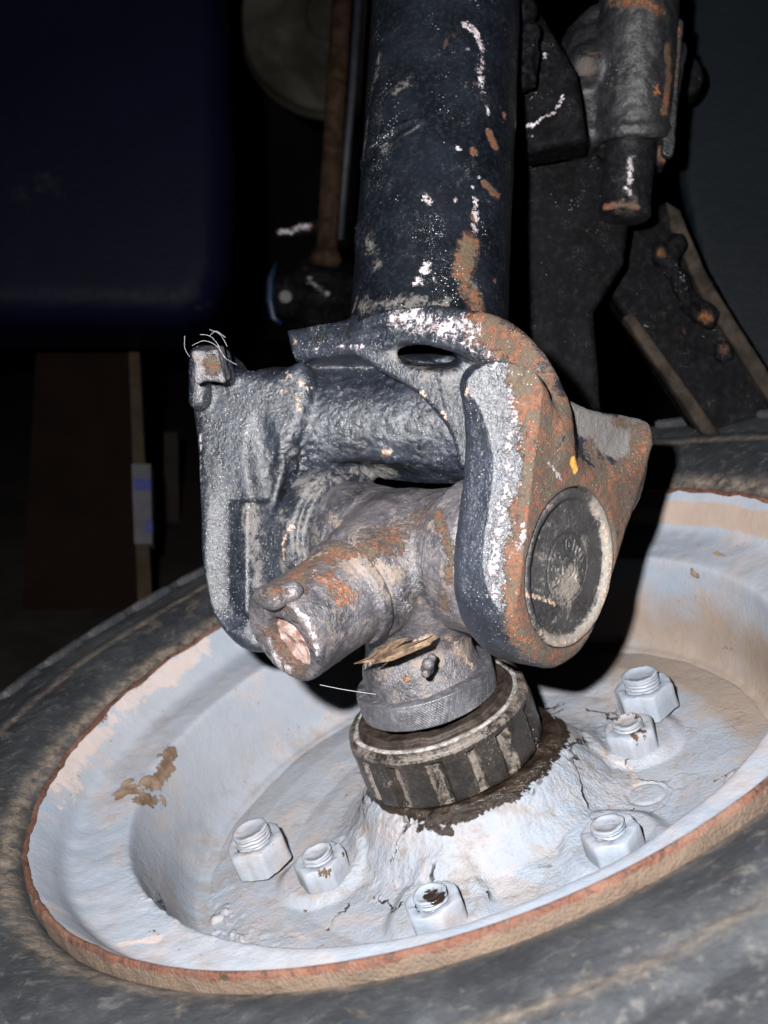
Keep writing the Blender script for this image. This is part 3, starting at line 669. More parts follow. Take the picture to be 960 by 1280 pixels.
# small grease nipple in front of the neck
def f_gn(p): return smin(smin(s_sph(p, P(535, 830, .492), .0028), s_cap(p, P(532, 842, .494), P(540, 822, .498), .0020), .001), s_sph(p, P(534, 836, .499), .0030), .001)
lo, hi = bounds([P(530, 840, .5), P(565, 820, .502)], .011); sdf_part('grease_nipple', f_gn, lo, hi, .0004, M['knuckle'], knuckle)

# ================================================================== UPPER SHAFT AND YOKE
base = toworld(P(690, 838, .48))
yoke = empty('drive_shaft_yoke', base, 'black tubular drive shaft with a rusty two armed yoke gripping the joint knuckle', 'drive shaft')
TB = P(536, 402, .545); TT = P(561, -40, .596); TD = nrm(TT - TB); TR = .0382
TE1 = nrm(np.cross(TD, [0, 0, 1])); TE2 = np.cross(TD, TE1)
EP = Slab([(648, 462), (660, 452), (674, 458), (692, 480), (704, 515), (722, 560), (748, 588), (790, 575), (815, 545), (823, 545), (812, 590), (796, 640), (779, 700), (757, 770), (733, 818), (705, 838), (676, 833), (652, 808), (637, 770), (633, 715), (640, 650), (648, 580), (647, 520), (642, 485)], CAPC + A * .0005, A, -.030, 0, .0075)
HORN = Slab([(690, 486), (712, 497), (745, 512), (790, 520), (818, 532), (824, 548), (812, 590), (796, 640), (760, 640), (720, 590)], CAPC - A * .006, A, -.022, 0, .004)
LEN = nrm([-.25, .10, .96])
LEAR = Slab([(236, 437), (254, 428), (276, 436), (288, 455), (318, 461), (350, 459), (374, 450), (389, 474), (384, 515), (366, 556), (347, 600), (338, 634), (318, 642), (309, 662), (306, 720), (312, 765), (330, 800), (318, 816), (288, 803), (262, 768), (249, 710), (246, 640), (243, 560), (236, 500)], P(290, 620, .545), LEN, -.034, 0, .0065)
INNER = Slab([(308, 627), (368, 627), (408, 700), (385, 785), (330, 800), (308, 765)], P(335, 690, .5425), nrm([.62, 0, .78]), -.02, 0, .0012, 1)
SN = nrm([-.6, .12, .8])
STRAP = Slab([(354, 410), (356, 411), (420, 400), (470, 388), (530, 383), (590, 386), (634, 401), (672, 436), (698, 482), (712, 530), (690, 560), (662, 540), (650, 500), (632, 474), (600, 455), (560, 438), (510, 430), (470, 436), (420, 443), (366, 448), (364, 447)], P(362, 430, .552), SN, -.050, 0, .0035, 3)
SHELL = Slab([(436, 432), (500, 425), (560, 425), (640, 440), (660, 480), (655, 580), (650, 660), (600, 660), (574, 608), (567, 560), (548, 522), (512, 487), (470, 462)], P(560, 500, .508), nrm([-.42, -.1, .9]), -.024, 0, .003, 3)
SP = [(372, 431, .556, .0082), (430, 420, .540, .0084), (490, 412, .522, .0088), (550, 412, .503, .0092), (605, 425, .488, .0100), (650, 458, .478, .0120), (668, 500, .474, .0125)]
WC0 = P(348, 532, .583); WC1 = P(600, 530, .545)
def f_yoke(p):
    # rusty strap under the tube that bends over into the right arm, and the inner shell below it
    st = smax(STRAP(p), (p - np.float32(CAPC)) @ np.float32(A) - .0008, .004)
    sz = (p - np.float32(STRAP.p0)) @ np.float32(SN); d = smax(st, -(sz + .050 - .042 * sstep(.012, .050, p[:, 0])), .005)
    sh = SHELL(p); sh = smax(sh, -s_ell(p, P(545, 462, .496), [nrm([1, 0, -.35]), [0, 1, 0], nrm([.35, 0, 1])], (.024, .0125, .0085)), .003); d = smin(d, sh, .0035)
    # horn behind the right arm
    hn = HORN(p); hn = smax(hn, -s_ell(p, P(752, 552, .452), np.eye(3), (.022, .013, .016)), .006); d = smin(d, hn, .003)
    # web between the arms
    web = s_cap(p, WC0, WC1, .0300, .0290)
    # left arm: hollowed column, ridge, middle bowl, top trough and the lobe that holds the lock bolt
    la = LEAR(p)
    la = smax(la, -s_ell(p, P(318, 560, .520), [nrm([1, .15, 0]), nrm([-.15, 1, 0]), [0, 0, 1]], (.0150, .046, .0285)), .002)
    la = smax(la, -s_ell(p, P(320, 452, .536), np.eye(3), (.016, .009, .014)), .004)
    la = smax(la, (p - np.float32(P(284, 600, .5446))) @ np.float32(nrm([-.36, .10, .92])), .0015)
    la = smax(la, -s_cap(p, P(256, 545, .5215), P(264, 745, .5205), .0262, .0262), .0012)
    la = smin(la, s_cap(p, P(251, 447, .5475), P(249, 500, .549), .0058, .0050), .004)
    la = smin(la, s_cap(p, P(276, 447, .5475), P(284, 470, .549), .0050, .0040), .004)
    web = smin(web, la, .0035)
    web = smin(web, s_cap(p, P(360, 600, .572), P(440, 620, .590), .016, .012), .012)
    d = smin(d, web, .0035)
    d = smin(d, INNER(p), .0015)
    d = smin(d, s_cyl(p, TB - TD * .016, TB - TD * .001, .0376, .0376, .002), .004)
    # oval hole in the underside
    hd = nrm([-.02, .28, -1]); hx_ = nrm(np.cross(hd, [0, 1, 0])); hy_ = np.cross(hx_, hd); q_ = p - np.float32(P(538, 452, .50)); hu = q_ @ np.float32(hx_); hv = q_ @ np.float32(hy_)
    d = smax(d, -((np.sqrt((hu / .0140) ** 2 + ((hv + hu * .06) / .0054) ** 2) - 1) * .0054), .0025)
    d = smin(d, EP(p), .011)
    # pocket for the bearing cap
    d = smax(d, -s_cyl(p, CAPC - A * .0035, CAPC + A * .02, .0340, .0344), .0012)
    # clearance for the knuckle
    d = smax(d, -s_cyl(p, CC - A * .050, CC + A * .052, .0375, .0375), .003)
    return d
lo, hi = bounds([P(236, 430, .55), P(236, 430, .62), P(824, 540, .46), P(700, 840, .46), P(318, 820, .56), P(600, 385, .45), P(600, 385, .6)], .008)
LQ = P(365, 568, .54)
def yk_disp(V):
    wb = np.exp(-(np.maximum(0, s_cap(V.astype(np.float32), WC0, WC1, .0300, .0290)) / .004) ** 2)
    lump = np.exp(-(((V[:, 0] - LQ[0]) / .014) ** 2 + ((V[:, 1] - LQ[1]) / .011) ** 2)) * (V[:, 2] > -.58)
    return lump * np.abs(fbm(V, 200, 4, 94, .6)) * .0026 + fbm(V, 90, 3, 91) * .00022 + fbm(V, 420, 3, 92) * .00012 + wb * fbm(V, 330, 3, 93) * .0004
yk = sdf_part('yoke_body', f_yoke, lo, hi, .00095, M['yoke'], yoke, yk_disp)
paint(yk, {
    'rust': [([(600, 405), (640, 430), (665, 470), (685, 520), (700, 570), (690, 620), (665, 640)], 34, .95), ([(730, 580), (690, 610), (665, 640), (650, 700), (645, 760), (655, 800), (690, 825), (730, 800), (755, 740), (770, 660), (780, 620)], 24, .85), ([(812, 545), (800, 585), (775, 620)], 26, 1.1), ([(770, 525), (800, 535)], 12, .6), ([(650, 470), (660, 520), (668, 570)], 22, .9), ([(480, 570)], 9, .6), ([(720, 560)], 20, .6), ([(680, 468), (692, 490), (700, 505)], 20, .8), ([(740, 560), (750, 575), (775, 590)], 20, .8)],
    'orange': [([(590, 395), (625, 415), (655, 445)], 20, .62), ([(645, 500), (655, 540), (672, 580)], 14, .55), ([(700, 545)], 8, .7), ([(640, 785), (655, 800), (672, 812)], 14, .75), ([(765, 605), (790, 580), (808, 552)], 16, .9), ([(640, 600), (650, 620)], 10, .6), ([(645, 665)], 9, .7)],
    'pale': [([(495, 403), (540, 403), (590, 415)], 26, .75), ([(560, 420), (605, 435), (632, 470)], 15, .6), ([(640, 490), (642, 540), (634, 590), (625, 640), (620, 700), (616, 745)], 13, .68), ([(648, 690), (655, 660)], 12, .7), ([(420, 432), (450, 432)], 7, .6), ([(392, 434)], 7, .8), ([(690, 580), (705, 600)], 5, .8), ([(247, 540), (247, 600)], 5, .7), ([(322, 610), (312, 640)], 7, .5)],  # flaked paint; right arm edge mixes in painted highlight, left arm's rim is painted highlight
    'tan': [([(583, 492)], 13, .7), ([(365, 425)], 9, .6), ([(358, 462), (355, 474)], 8, .62), ([(372, 476), (374, 500), (372, 512)], 7, .6), ([(384, 488), (392, 486)], 8, .66), ([(346, 491), (354, 489)], 8, .66), ([(480, 568)], 12, .6), ([(515, 482), (555, 522)], 6, .5), ([(310, 538)], 6, .7), ([(505, 700)], 3, .5)],
    'yellow': [([(719, 578), (723, 586)], 10, 1)],
    'dark': [([(380, 425), (440, 412), (480, 410)], 18, .6), ([(560, 590), (600, 800)], 10, .2)],
    'dust': [([(725, 510), (750, 535), (775, 550), (800, 535)], 30, 2.2), ([(380, 620), (430, 610), (480, 590)], 26, .7), ([(500, 440), (560, 480)], 26, .5), ([(320, 640), (325, 740)], 20, .5)],
    'speck': [([(270, 520), (275, 620), (280, 740)], 55, .22), ([(400, 420)], 40, .2)]})
V = (world_verts(yk) - CL) @ R; a_ = yk.data.attributes['rust']; val = np.empty(len(V), np.float32); a_.data.foreach_get('value', val)
fd = (V - CAPC) @ A; onf = sstep(-.0045, -.0015, fd) * (s_ell(V.astype(np.float32), CAPC, np.eye(3), (.2, .2, .2)) < 9) * (V[:, 0] > .03)
up_ = sstep(.03, .06, V[:, 1] + .35 * V[:, 0]); val = np.maximum(val, onf * .72); setattr_(yk, 'rust', val)
# bearing cap on the right arm, with stamped rings and figures
def cap_mesh():
    prof = smoothprof([(.0334, -.004), (.0336, -.0004), (.0330, .0006), (.0318, .0009), (.0300, .0003), (.0286, -.0012), (.0275, -.0020), (.0200, -.0017), (.0100, -.0010), (.0001, -.0010)], 5)
    rs, zs = dense(prof, .00022)
    def fn(V, r, th):
        V = V.copy(); V[:, 2] += fbm(V, 260, 4, 95) * .00020 - .0004 * np.exp(-((r - .0150) / .0006) ** 2) - .00045 * np.exp(-((r - .0048) / .0005) ** 2)
        return V
    return polar(rs, zs, 620, fn)
E1 = nrm(np.cross([0, 1, 0], A)); E2 = np.cross(A, E1)
MC = np.array([E1, E2, A]).T
V, Q = cap_mesh(); Q = Q[:, ::-1]
# stamped figures: small raised loops and strokes round the middle
def stamp(V):
    x, y = V[:, 0], V[:, 1]; z = V[:, 2].copy()
    figs = [(100, '0'), (72, 'I'), (48, '0'), (20, '0'), (-8, '0'), (-32, '0'), (150, '0'), (182, '6'), (215, '5')]
    for a, ch in figs:
        a = math.radians(a); cx, cy = .0098 * math.cos(a), .0098 * math.sin(a); dx, dy = x - cx, y - cy
        u = dx * math.cos(a - math.pi / 2) + dy * math.sin(a - math.pi / 2); w = dx * math.cos(a) + dy * math.sin(a)
        if ch == 'I': d = np.hypot(u, np.maximum(np.abs(w) - .0020, 0))
        else:
            d = np.abs(np.hypot(u / .0013, w / .0021) - 1) * .0015
            if ch == '6': d = np.minimum(d, np.hypot(np.maximum(np.abs(u) - .0009, 0), w))
            if ch == '5': d = np.where((u > 0) & (w > 0), 1, d)
        z = z + .00045 * sstep(.00075, .0003, d)
    return z
V[:, 2] = stamp(V)
cap_o = mesh_obj('bearing_cap', toworld(V @ MC.T + CAPC - A * .0008), Q, M['capm'], yoke)
rc = np.hypot(V[:, 0], V[:, 1]); setattr_(cap_o, 'dust', np.clip(np.exp(-((rc - .0315) / .0022) ** 2) * 1.6 * sstep(-.012, .016, V[:, 0] - V[:, 1] * .6) + .55 * np.exp(-(np.hypot(V[:, 0] - .002, V[:, 1] + .008) / .009) ** 2), 0, 1))
paint(cap_o, {'tan': [([(663, 744), (680, 748), (697, 756)], 5, .9), ([(742, 640), (762, 680), (766, 720), (755, 770), (730, 800), (700, 806), (680, 790)], 8, .62), ([(705, 745), (722, 742), (735, 728)], 10, .4)]})
# bearing rings inside both arms
V, Q = wl(smoothprof([(.020, -.010), (.0325, -.010), (.0345, -.0085), (.0348, 0), (.0335, .003), (.031, .0035), (.0305, .007), (.026, .0072), (.02, .0072)], 4), 300, lambda V, r, th: V + (fbm(V, 120, 3, 97) * .0004)[:, None], .0008)
MN = np.array([E1, E2, A]).T
o = mesh_obj('bearing_ring', toworld(V @ MN.T + CC - A * .052), Q, M['casting'], yoke)
setattr_(o, 'dust', np.full(len(V), .3)); paint(o, {'tan': [([(352, 700), (350, 680), (362, 655)], 5, .7), ([(372, 655), (385, 650)], 8, .5)]})
V[:, 2] *= -1
o = mesh_obj('bearing_ring', toworld(V @ MN.T + CC + A * .052), Q[:, ::-1], M['casting'], yoke); paint(o, {'tan': [([(560, 650), (556, 700), (562, 750)], 5, .7)], 'pale': [([(566, 760), (575, 780)], 5, .8)]})
# tube
rs_s = np.linspace(0, 1, 330); L = np.linalg.norm(TT - TB) + .05
th = np.linspace(0, 2 * np.pi, 520, endpoint=False); S, TH = np.meshgrid(rs_s * L, th, indexing='ij')
def tube_grid(L0, L1, rad, nS, nT):
    s = np.linspace(L0, L1, nS); S, T = np.meshgrid(s, np.linspace(0, 2 * np.pi, nT, endpoint=False), indexing='ij'); S = S.ravel(); T = T.ravel()
    V = TB + TD * S[:, None] + rad * (TE1 * np.cos(T)[:, None] + TE2 * np.sin(T)[:, None])
    i, j = np.meshgrid(np.arange(nS - 1), np.arange(nT), indexing='ij'); j2 = (j + 1) % nT
    return V, np.stack([i * nT + j, i * nT + j2, (i + 1) * nT + j2, (i + 1) * nT + j], -1).reshape(-1, 4)
V, Q = tube_grid(-.011, .42, TR, 540, 520)
N = vnormals(V, Q)
if (N[0] @ (V[0] - TB - TD * ((V[0] - TB) @ TD))) < 0: Q = Q[:, ::-1]; N = -N
pxv = W / 2 + F * V[:, 0] / -V[:, 2]; pyv = H / 2 - F * V[:, 1] / -V[:, 2]; frontm = (N * V).sum(1) < 0
disp = fbm(V, 60, 3, 101) * .00025
def blob(cx, cy, rx, ry, ang=0):
    c = None; k = np.argmin((pxv - cx) ** 2 + (pyv - cy) ** 2 + (~frontm) * 1e6); c3 = V[k]; dv = V - c3
    a = math.radians(ang); ux = nrm([math.cos(a), -math.sin(a), 0]); uy = nrm([math.sin(a), math.cos(a), 0]); s = 2620
    return np.hypot(dv @ ux * s / rx, dv @ uy * s / ry) + (np.abs(dv[:, 2]) > .03) * 9
g = blob(488, 170, 22, 4.5, -20); disp = disp - .0016 * np.exp(-g ** 2) + .0009 * np.exp(-((g - 1.7) / .5) ** 2)
g = blob(458, 285, 14, 30, 8); disp = disp + np.exp(-g ** 4) * (.0006 + np.abs(fbm(V, 260, 4, 103)) * .0026)
kz = np.exp(-blob(478, 350, 38, 26) ** 4); u = V @ nrm([1, -1, 0]) / .0016; disp = disp + kz * .00025 * (np.abs(u % 1 - .5) * 2 - .5)
for q_ in [(613, 170, 11, 16), (600, 187, 8, 6), (597, 265, 9, 24), (583, 330, 18, 22), (530, 246, 10, 6), (615, 232, 20, 8)]:
    g = blob(*q_); disp = disp - .0003 * sstep(1.1, .8, g + fbm(V, 300, 3, 104) * .3)
V = V + N * disp[:, None]
tube = mesh_obj('shaft_tube', toworld(V), Q, M['tube'], yoke)
paint(tube, {
    'pale': [([(585, 28), (598, 38), (606, 60)], 9, .8), ([(606, 62), (603, 90), (606, 112)], 10, .6), ([(588, 58)], 6, .8), ([(612, 132), (614, 140)], 6, .7), ([(576, 184)], 7, .75), ([(598, 250), (596, 285)], 10, .75), ([(520, 352), (534, 326)], 10, .75), ([(530, 243), (534, 250)], 9, .75), ([(572, 247)], 6, .7), ([(612, 158)], 7, .7), ([(603, 222)], 7, .7), ([(545, 345)], 7, .6), ([(595, 232)], 5, .8)],
    'rust': [([(616, 168), (622, 180)], 9, .95), ([(596, 188)], 8, .95), ([(610, 230), (624, 242)], 9, .9), ([(596, 270)], 8, .9), ([(585, 315), (582, 340), (590, 300)], 18, .9), ([(598, 370), (602, 385)], 14, .7), ([(634, 145)], 7, .8), ([(588, 365), (600, 385)], 16, .6), ([(622, 350)], 6, .6)],
    'orange': [([(580, 320), (585, 345)], 11, .55), ([(628, 240)], 5, .7), ([(600, 382)], 12, .4)],
    'dust': [([(470, 70), (458, 130), (450, 200)], 12, .55), ([(510, 95), (490, 115)], 14, .6), ([(455, 300), (470, 330)], 20, .5), ([(440, 380), (500, 375), (560, 380)], 18, .6), ([(478, 180)], 14, .5), ([(590, 360)], 20, .5)],
    'speck': [([(475, 120), (470, 160), (470, 230)], 30, .2), ([(540, 280), (560, 360)], 34, .18)]})
# little square lock bolt on top of the left arm
bx = P(264, 455, .532)
def f_sq(p):
    q = p - np.float32(bx); e = [nrm([1, .12, .1]), nrm([-.12, 1, .25])]; e.append(np.cross(*e)); u = [np.abs(q @ np.float32(v)) for v in e]
    return smax(smax(u[0] - .0066, u[1] - .0074, .0012), u[2] - .0085, .0012) + fbm(p, 160, 4, 107) * .0009
lo, hi = bounds([bx], .016); sq = sdf_part('lock_bolt', f_sq, lo, hi, .0005, M['knuckle'], yoke)
paint(sq, {'rust': [([(262, 460)], 16, .9)], 'dark': [([(255, 438), (275, 442)], 7, .8)]})

# ================================================================== COBWEB HAIRS
def tube_path(pts, r, nseg=5):
    pts = np.array(pts, float); m = len(pts); V = []; Fc = []
    for i in range(m):
        t = nrm(pts[min(i + 1, m - 1)] - pts[max(i - 1, 0)]); u = nrm(np.cross(t, [.3, .9, .2])); v = np.cross(t, u); rr = r[i] if hasattr(r, '__len__') else r
        for k in range(nseg): a = 2 * math.pi * k / nseg; V.append(pts[i] + rr * (u * math.cos(a) + v * math.sin(a)))
    for i in range(m - 1):
        for k in range(nseg): k2 = (k + 1) % nseg; Fc.append((i * nseg + k, i * nseg + k2, (i + 1) * nseg + k2, (i + 1) * nseg + k))
    Fc.append(tuple(range(nseg))[::-1]); Fc.append(tuple((m - 1) * nseg + k for k in range(nseg))); return np.array(V), Fc
def curve_px(pts, D, n=14):
    pts = np.array(pts, float); sp = smoothprof(pts, n); return [P(x, y, D) for x, y in sp]
Va = []; Fa = []
for pts in ([(237, 446), (231, 435), (231, 420)], [(250, 418), (262, 420), (272, 430), (276, 440)], [(262, 412), (275, 418), (284, 433)], [(240, 432), (255, 426), (270, 432), (282, 448)], [(272, 430), (280, 446), (296, 456)], [(262, 420), (270, 414), (282, 422)]):
    v, f = tube_path(curve_px(pts, .528 + random.uniform(-.004, .004)), .00006); f = [tuple(i + sum(len(x) for x in Va) for i in q) for q in f]; Va.append(v); Fa += f
setp(mesh_obj('cobweb', toworld(np.concatenate(Va)), Fa, M['hair']), 'wispy pale cobweb hairs on the rusty square bolt of the left yoke arm', 'cobweb')
v, f = tube_path(curve_px([(400, 856), (430, 862), (470, 868)], .487), .00009)
setp(mesh_obj('cobweb', toworld(v), f, M['hair']), 'single fine hair strung from the hollow stub towards the knurled collar', 'cobweb')

# ================================================================== BRACKET, PIN AND FRAME (upper right)
frame = empty('implement_frame', toworld(P(700, 520, .66)) * np.array([1, 1, 0]) + np.array([0, 0, .0]), 'black welded frame with upright post, diagonal strut and pivot housing behind the shaft', 'frame')
def slabpart(name, pix, p0, n, z0, z1, rd, mat, parent, h=.0016, disp=None, smooth=1, extra=None):
    S_ = Slab(pix, p0, n, z0, z1, rd, smooth); pts = [S_.p0 + S_.e1 * q[0] + S_.e2 * q[1] + S_.n * z for q in S_.poly for z in (z0, z1)]
    lo, hi = bounds(pts, .006); fn = S_ if extra is None else (lambda p: extra(p, S_(p)))
    return sdf_part(name, fn, lo, hi, h, mat, parent, disp)
rough_d = lambda V: fbm(V, 70, 3, 111) * .0003 + fbm(V, 260, 3, 112) * .00015
slabpart('post', [(655, 150), (735, 170), (790, 250), (780, 330), (742, 390), (752, 520), (752, 620), (668, 620), (664, 420)], P(700, 350, .665), nrm([-.1, 0, 1]), -.03, 0, .003, M['blackframe'], frame, .0016, rough_d)
slabpart('strut', [(742, 330), (830, 250), (880, 330), (960, 470), (1010, 560), (920, 600), (850, 500), (782, 396)], P(850, 420, .70), nrm([-.15, .1, 1]), -.03, 0, .003, M['blackframe'], frame, .0016, rough_d)
M['edge'] = plain('dirty_strut_edge', (.010, .008, .006), (.035, .026, .02), 60, .8, .0005, .15)
eg = slabpart('strut_edge', [(832, 250), (850, 262), (885, 345), (960, 462), (1010, 545), (1004, 560), (945, 478), (878, 372), (838, 285)], P(900, 380, .692), nrm([-.15, .1, 1]), -.012, 0, .002, M['edge'], frame, .001, rough_d)
ed2 = slabpart('strut_edge', [(778, 396), (790, 388), (868, 495), (920, 570), (900, 575), (850, 500)], P(830, 450, .694), nrm([-.15, .1, 1]), -.012, 0, .002, M['edge'], frame, .001, rough_d)
# weld blobs along the strut
wpts = [(826, 318), (838, 332), (850, 352), (860, 375), (872, 388), (888, 396), (905, 440), (846, 306)]
def f_wb(p):
    d = None
    for k, (x, y) in enumerate(wpts):
        c = s_ell(p, P(x, y, .694), np.eye(3), (.006, .0075, .005)); d = c if d is None else smin(d, c, .004)
    return d + fbm(p, 200, 3, 114) * .001
lo, hi = bounds([P(x, y, .694) for x, y in wpts], .012); ww = sdf_part('weld_bead', f_wb, lo, hi, .0008, M['blackframe'], frame)
paint(ww, {'rust': [([(826, 315)], 9, .6), ([(885, 398)], 12, .6), ([(905, 440)], 9, .6)], 'speck': [([(845, 330), (858, 352)], 5, .6)]})
# gusset and weld next to the tube
gs = slabpart('gusset', [(650, -60), (672, 5), (700, 55), (722, 90), (735, 175), (660, 190), (652, 120)], P(690, 90, .62), nrm([-.15, 0, 1]), -.03, 0, .004, M['blackframe'], frame, .0012, rough_d)
paint(gs, {'pale': [([(655, 160), (690, 140), (702, 120)], 4, .75), ([(672, 62), (680, 70)], 5, .7), ([(664, 168)], 4, .8)]})
def f_wl(p):
    d = None
    for k, (x, y) in enumerate([(655, -10), (657, 15), (659, 40), (660, 62), (657, 85), (652, 100)]):
        c = s_ell(p, P(x, y, .604), np.eye(3), (.0065, .0075, .006)); d = c if d is None else smin(d, c, .004)
    return d + fbm(p, 220, 4, 115) * .0014
lo, hi = bounds([P(655, -10, .604), P(652, 100, .604)], .012); sdf_part('weld_bead', f_wl, lo, hi, .0008, M['blackframe'], frame)
# pivot housing
PA = P(800, -30, .640); PB = P(792, 190, .655); PDv = nrm(PB - PA)
def f_house(p):
    u = nrm([1, 0, .1]); 
    S1 = f_house.s(p)
    d = S1
    d = smin(d, s_cyl(p, PA + PDv * .006, PB - PDv * .008, .0225, .0228, .004), .008)
    d = smin(d, s_cyl(p, PB - PDv * .012, PB - PDv * .005, .0232, .0226, .002), .003)
    d = smin(d, s_cap(p, P(735, 60, .66), P(718, 170, .66), .012, .014), .010)
    d = smin(d, s_ell(p, P(735, 80, .645), np.eye(3), (.012, .012, .01)), .006)
    return d + fbm(p, 90, 3, 117) * .0003
f_house.s = Slab([(703, 45), (725, 15), (755, -5), (800, -8), (838, 20), (847, 60), (842, 130), (838, 190), (822, 205), (760, 190), (745, 200), (730, 170), (712, 110)], P(780, 100, .662), nrm([-.1, 0, 1]), -.03, .0, .008, 2)
lo, hi = bounds([P(690, -40, .65), P(850, 215, .65), P(850, 215, .70), P(690, -40, .61)], .014)
ho = sdf_part('pivot_housing', f_house, lo, hi, .0011, M['bracket'], frame, lambda V: fbm(V, 240, 3, 118) * .0003)
paint(ho, {'orange': [([(822, 105), (824, 118)], 9, .8), ([(778, 10), (790, 8)], 8, .5)], 'rust': [([(838, 60), (840, 100), (834, 140)], 8, .8), ([(755, 185), (790, 180), (825, 192), (832, 205)], 9, .7), ([(760, 0), (800, 0), (830, 15)], 12, .6), ([(715, 140), (730, 145)], 8, .5)], 'dust': [([(730, 80)], 20, .6), ([(715, 110), (720, 170)], 20, .4)]})
def f_rib(p):
    return smin(s_cap(p, P(846, 30, .640), P(834, 190, .640), .0035, .004), s_cap(p, P(850, 62, .645), P(840, 150, .643), .004, .002), .002) + fbm(p, 200, 3, 119) * .0005
lo, hi = bounds([P(845, 25, .65), P(829, 195, .65)], .01); rb = sdf_part('clamp_edge', f_rib, lo, hi, .0008, M['bracket'], frame); paint(rb, {'rust': [([(840, 40), (834, 110)], 10, .7)], 'pale': [([(832, 130), (830, 165)], 5, .6)]})
# pin
pin = empty('pivot_pin', toworld(P(779, 272, .652)), 'short black round pin with scraped paint sticking down out of the dusty pivot housing', 'pin')
p0 = P(789, 170, .655); p1 = P(780, 272, .650); pn = nrm(p1 - p0)
V_, Q_ = surfnet(lambda p: smin(s_cyl(p, p0, p1, .0148, .0144, .0012), s_cyl(p, p1 - pn * .006, p1 - pn * .001, .0148, .0152, .001), .001) + fbm(p, 150, 3, 121) * .0003, *bounds([p0, p1], .018), .0007)
pb = mesh_obj('pin_body', toworld(V_), Q_, M['pinm'], pin)
paint(pb, {'pale': [([(786, 196), (785, 212), (782, 232), (784, 240)], 7, .75)], 'rust': [([(752, 262), (770, 256), (800, 262)], 6, .7), ([(775, 250)], 8, .5)], 'dust': [([(780, 268)], 24, .6)]})
# small clip behind the housing
slabpart('rubber_clip', [(858, 62), (870, 70), (880, 85), (878, 108), (864, 118), (856, 100)], P(868, 90, .70), nrm([-.1, 0, 1]), -.02, 0, .004, M['blackframe'], frame, .0012, rough_d, 2)
# right hand dark panel
t = NT('dark_teal_panel'); n = t.noise(4, 4, .6, .5); n2 = t.noise(120, 5, .7)
M['panel'] = t.out(t.mix(t.step(n, .35, .65), (.0025, .004, .006), (.004, .0065, .009)), t.mixf(n2, .45, .65), t.bump(n2, .0004), spec=.08)
pnl = Slab([(820, -200), (1250, -200), (1300, 620), (905, 470), (850, 230)], P(900, 200, .76), nrm([-.25, .05, 1]), -.02, 0, .006, 1)
V_, Q_ = surfnet(pnl, *bounds([pnl.p0 + pnl.e1 * q[0] + pnl.e2 * q[1] + pnl.n * z for q in pnl.poly for z in (pnl.z0, pnl.z1)], .01), .004)
setp(mesh_obj('side_panel', toworld(V_), Q_, M['panel']), 'large flat dark teal painted panel behind the pivot housing on the right', 'panel')

# ================================================================== BACKGROUND LEFT
t = NT('dark_navy_plastic'); n = t.noise(5, 4, .6, .5); n2 = t.noise(160, 5, .7)
sc_ = t.patch('dust', 30, .35, .25, .25)
M['tank'] = t.out(t.mix(t.mul(sc_, .7), t.mix(t.step(n, .35, .65), (.0006, .0010, .005), (.0012, .0018, .008)), (.022, .022, .018)), t.mixf(n2, .45, .65), t.bump(n2, .0004), spec=.06)
tk = Slab([(-260, -200), (180, -200), (282, -40), (292, 200), (288, 330), (268, 385), (225, 403), (100, 400), (-260, 400)], P(120, 150, 1.02), nrm([.1, .05, 1]), -.16, 0, .03, 1)
V_, Q_ = surfnet(tk, *bounds([tk.p0 + tk.e1 * q[0] + tk.e2 * q[1] + tk.n * z for q in tk.poly for z in (tk.z0, tk.z1)], .02), .006)
tank = setp(mesh_obj('tank', toworld(V_), Q_, M['tank']), 'big dark navy rounded plastic tank, scuffed and unlit, at the upper left', 'tank')
paint(tank, {'dust': [([(20, 240), (60, 232), (95, 262)], 40, .6), ([(40, 290)], 40, .3), ([(245, 385), (262, 380)], 16, .5)]})
# pale round disc
dc = P(415, 20, 1.45); dn = nrm([-.1, -.05, 1]); u = nrm(np.cross([0, 1, 0], dn)); v = np.cross(dn, u)
rs, zs = dense(smoothprof([(.0005, .010), (.03, .010), (.035, .004), (.06, 0), (.105, .002), (.118, .0), (.120, -.008), (.118, -.03), (.0005, -.03)], 4), .003)
V, Q = polar(rs, zs, 120); V = dc + V[:, [0]] * u + V[:, [1]] * v + V[:, [2]] * dn
setp(mesh_obj('round_plate', toworld(V), Q[:, ::-1], M['disc']), 'dim cream coloured round metal plate hanging behind the rusty rod', 'plate')
# rusty rod and its socket
rod = empty('rusty_rod', toworld(P(408, 330, 1.12)), 'thin rusty upright rod standing in the dark socket left of the shaft', 'rod')
V, Fc = tube_path([P(432, -60, 1.13), P(420, 120, 1.125), P(408, 322, 1.12)], .0105, 20); mesh_obj('rod_bar', toworld(V), Fc, M['rod'], rod)
V, Fc = tube_path([P(408, 312, 1.12), P(407, 326, 1.12), P(406, 333, 1.12)], [.013, .017, .013], 20); mesh_obj('rod_foot', toworld(V), Fc, M['rod'], rod)
V, Fc = tube_path([P(452, -60, 1.14), P(440, 120, 1.14), P(424, 300, 1.13)], .0042, 12); mesh_obj('side_bar', toworld(V), Fc, M['rodblue'], rod)
sock = empty('socket_casting', toworld(P(390, 410, 1.12)), 'dark out of focus socket casting with chipped blue paint under the rusty rod', 'casting')
def f_so(p):
    d = s_ell(p, P(400, 372, 1.16), np.eye(3), (.05, .042, .05)); d = smin(d, s_cap(p, P(352, 292, 1.13), P(400, 284, 1.13), .008, .006), .01); d = smin(d, s_ell(p, P(362, 370, 1.12), np.eye(3), (.02, .022, .02)), .015)
    d = smax(d, -s_ell(p, P(396, 345, 1.09), np.eye(3), (.030, .012, .03)), .008)
    return d + fbm(p, 40, 3, 131) * .003
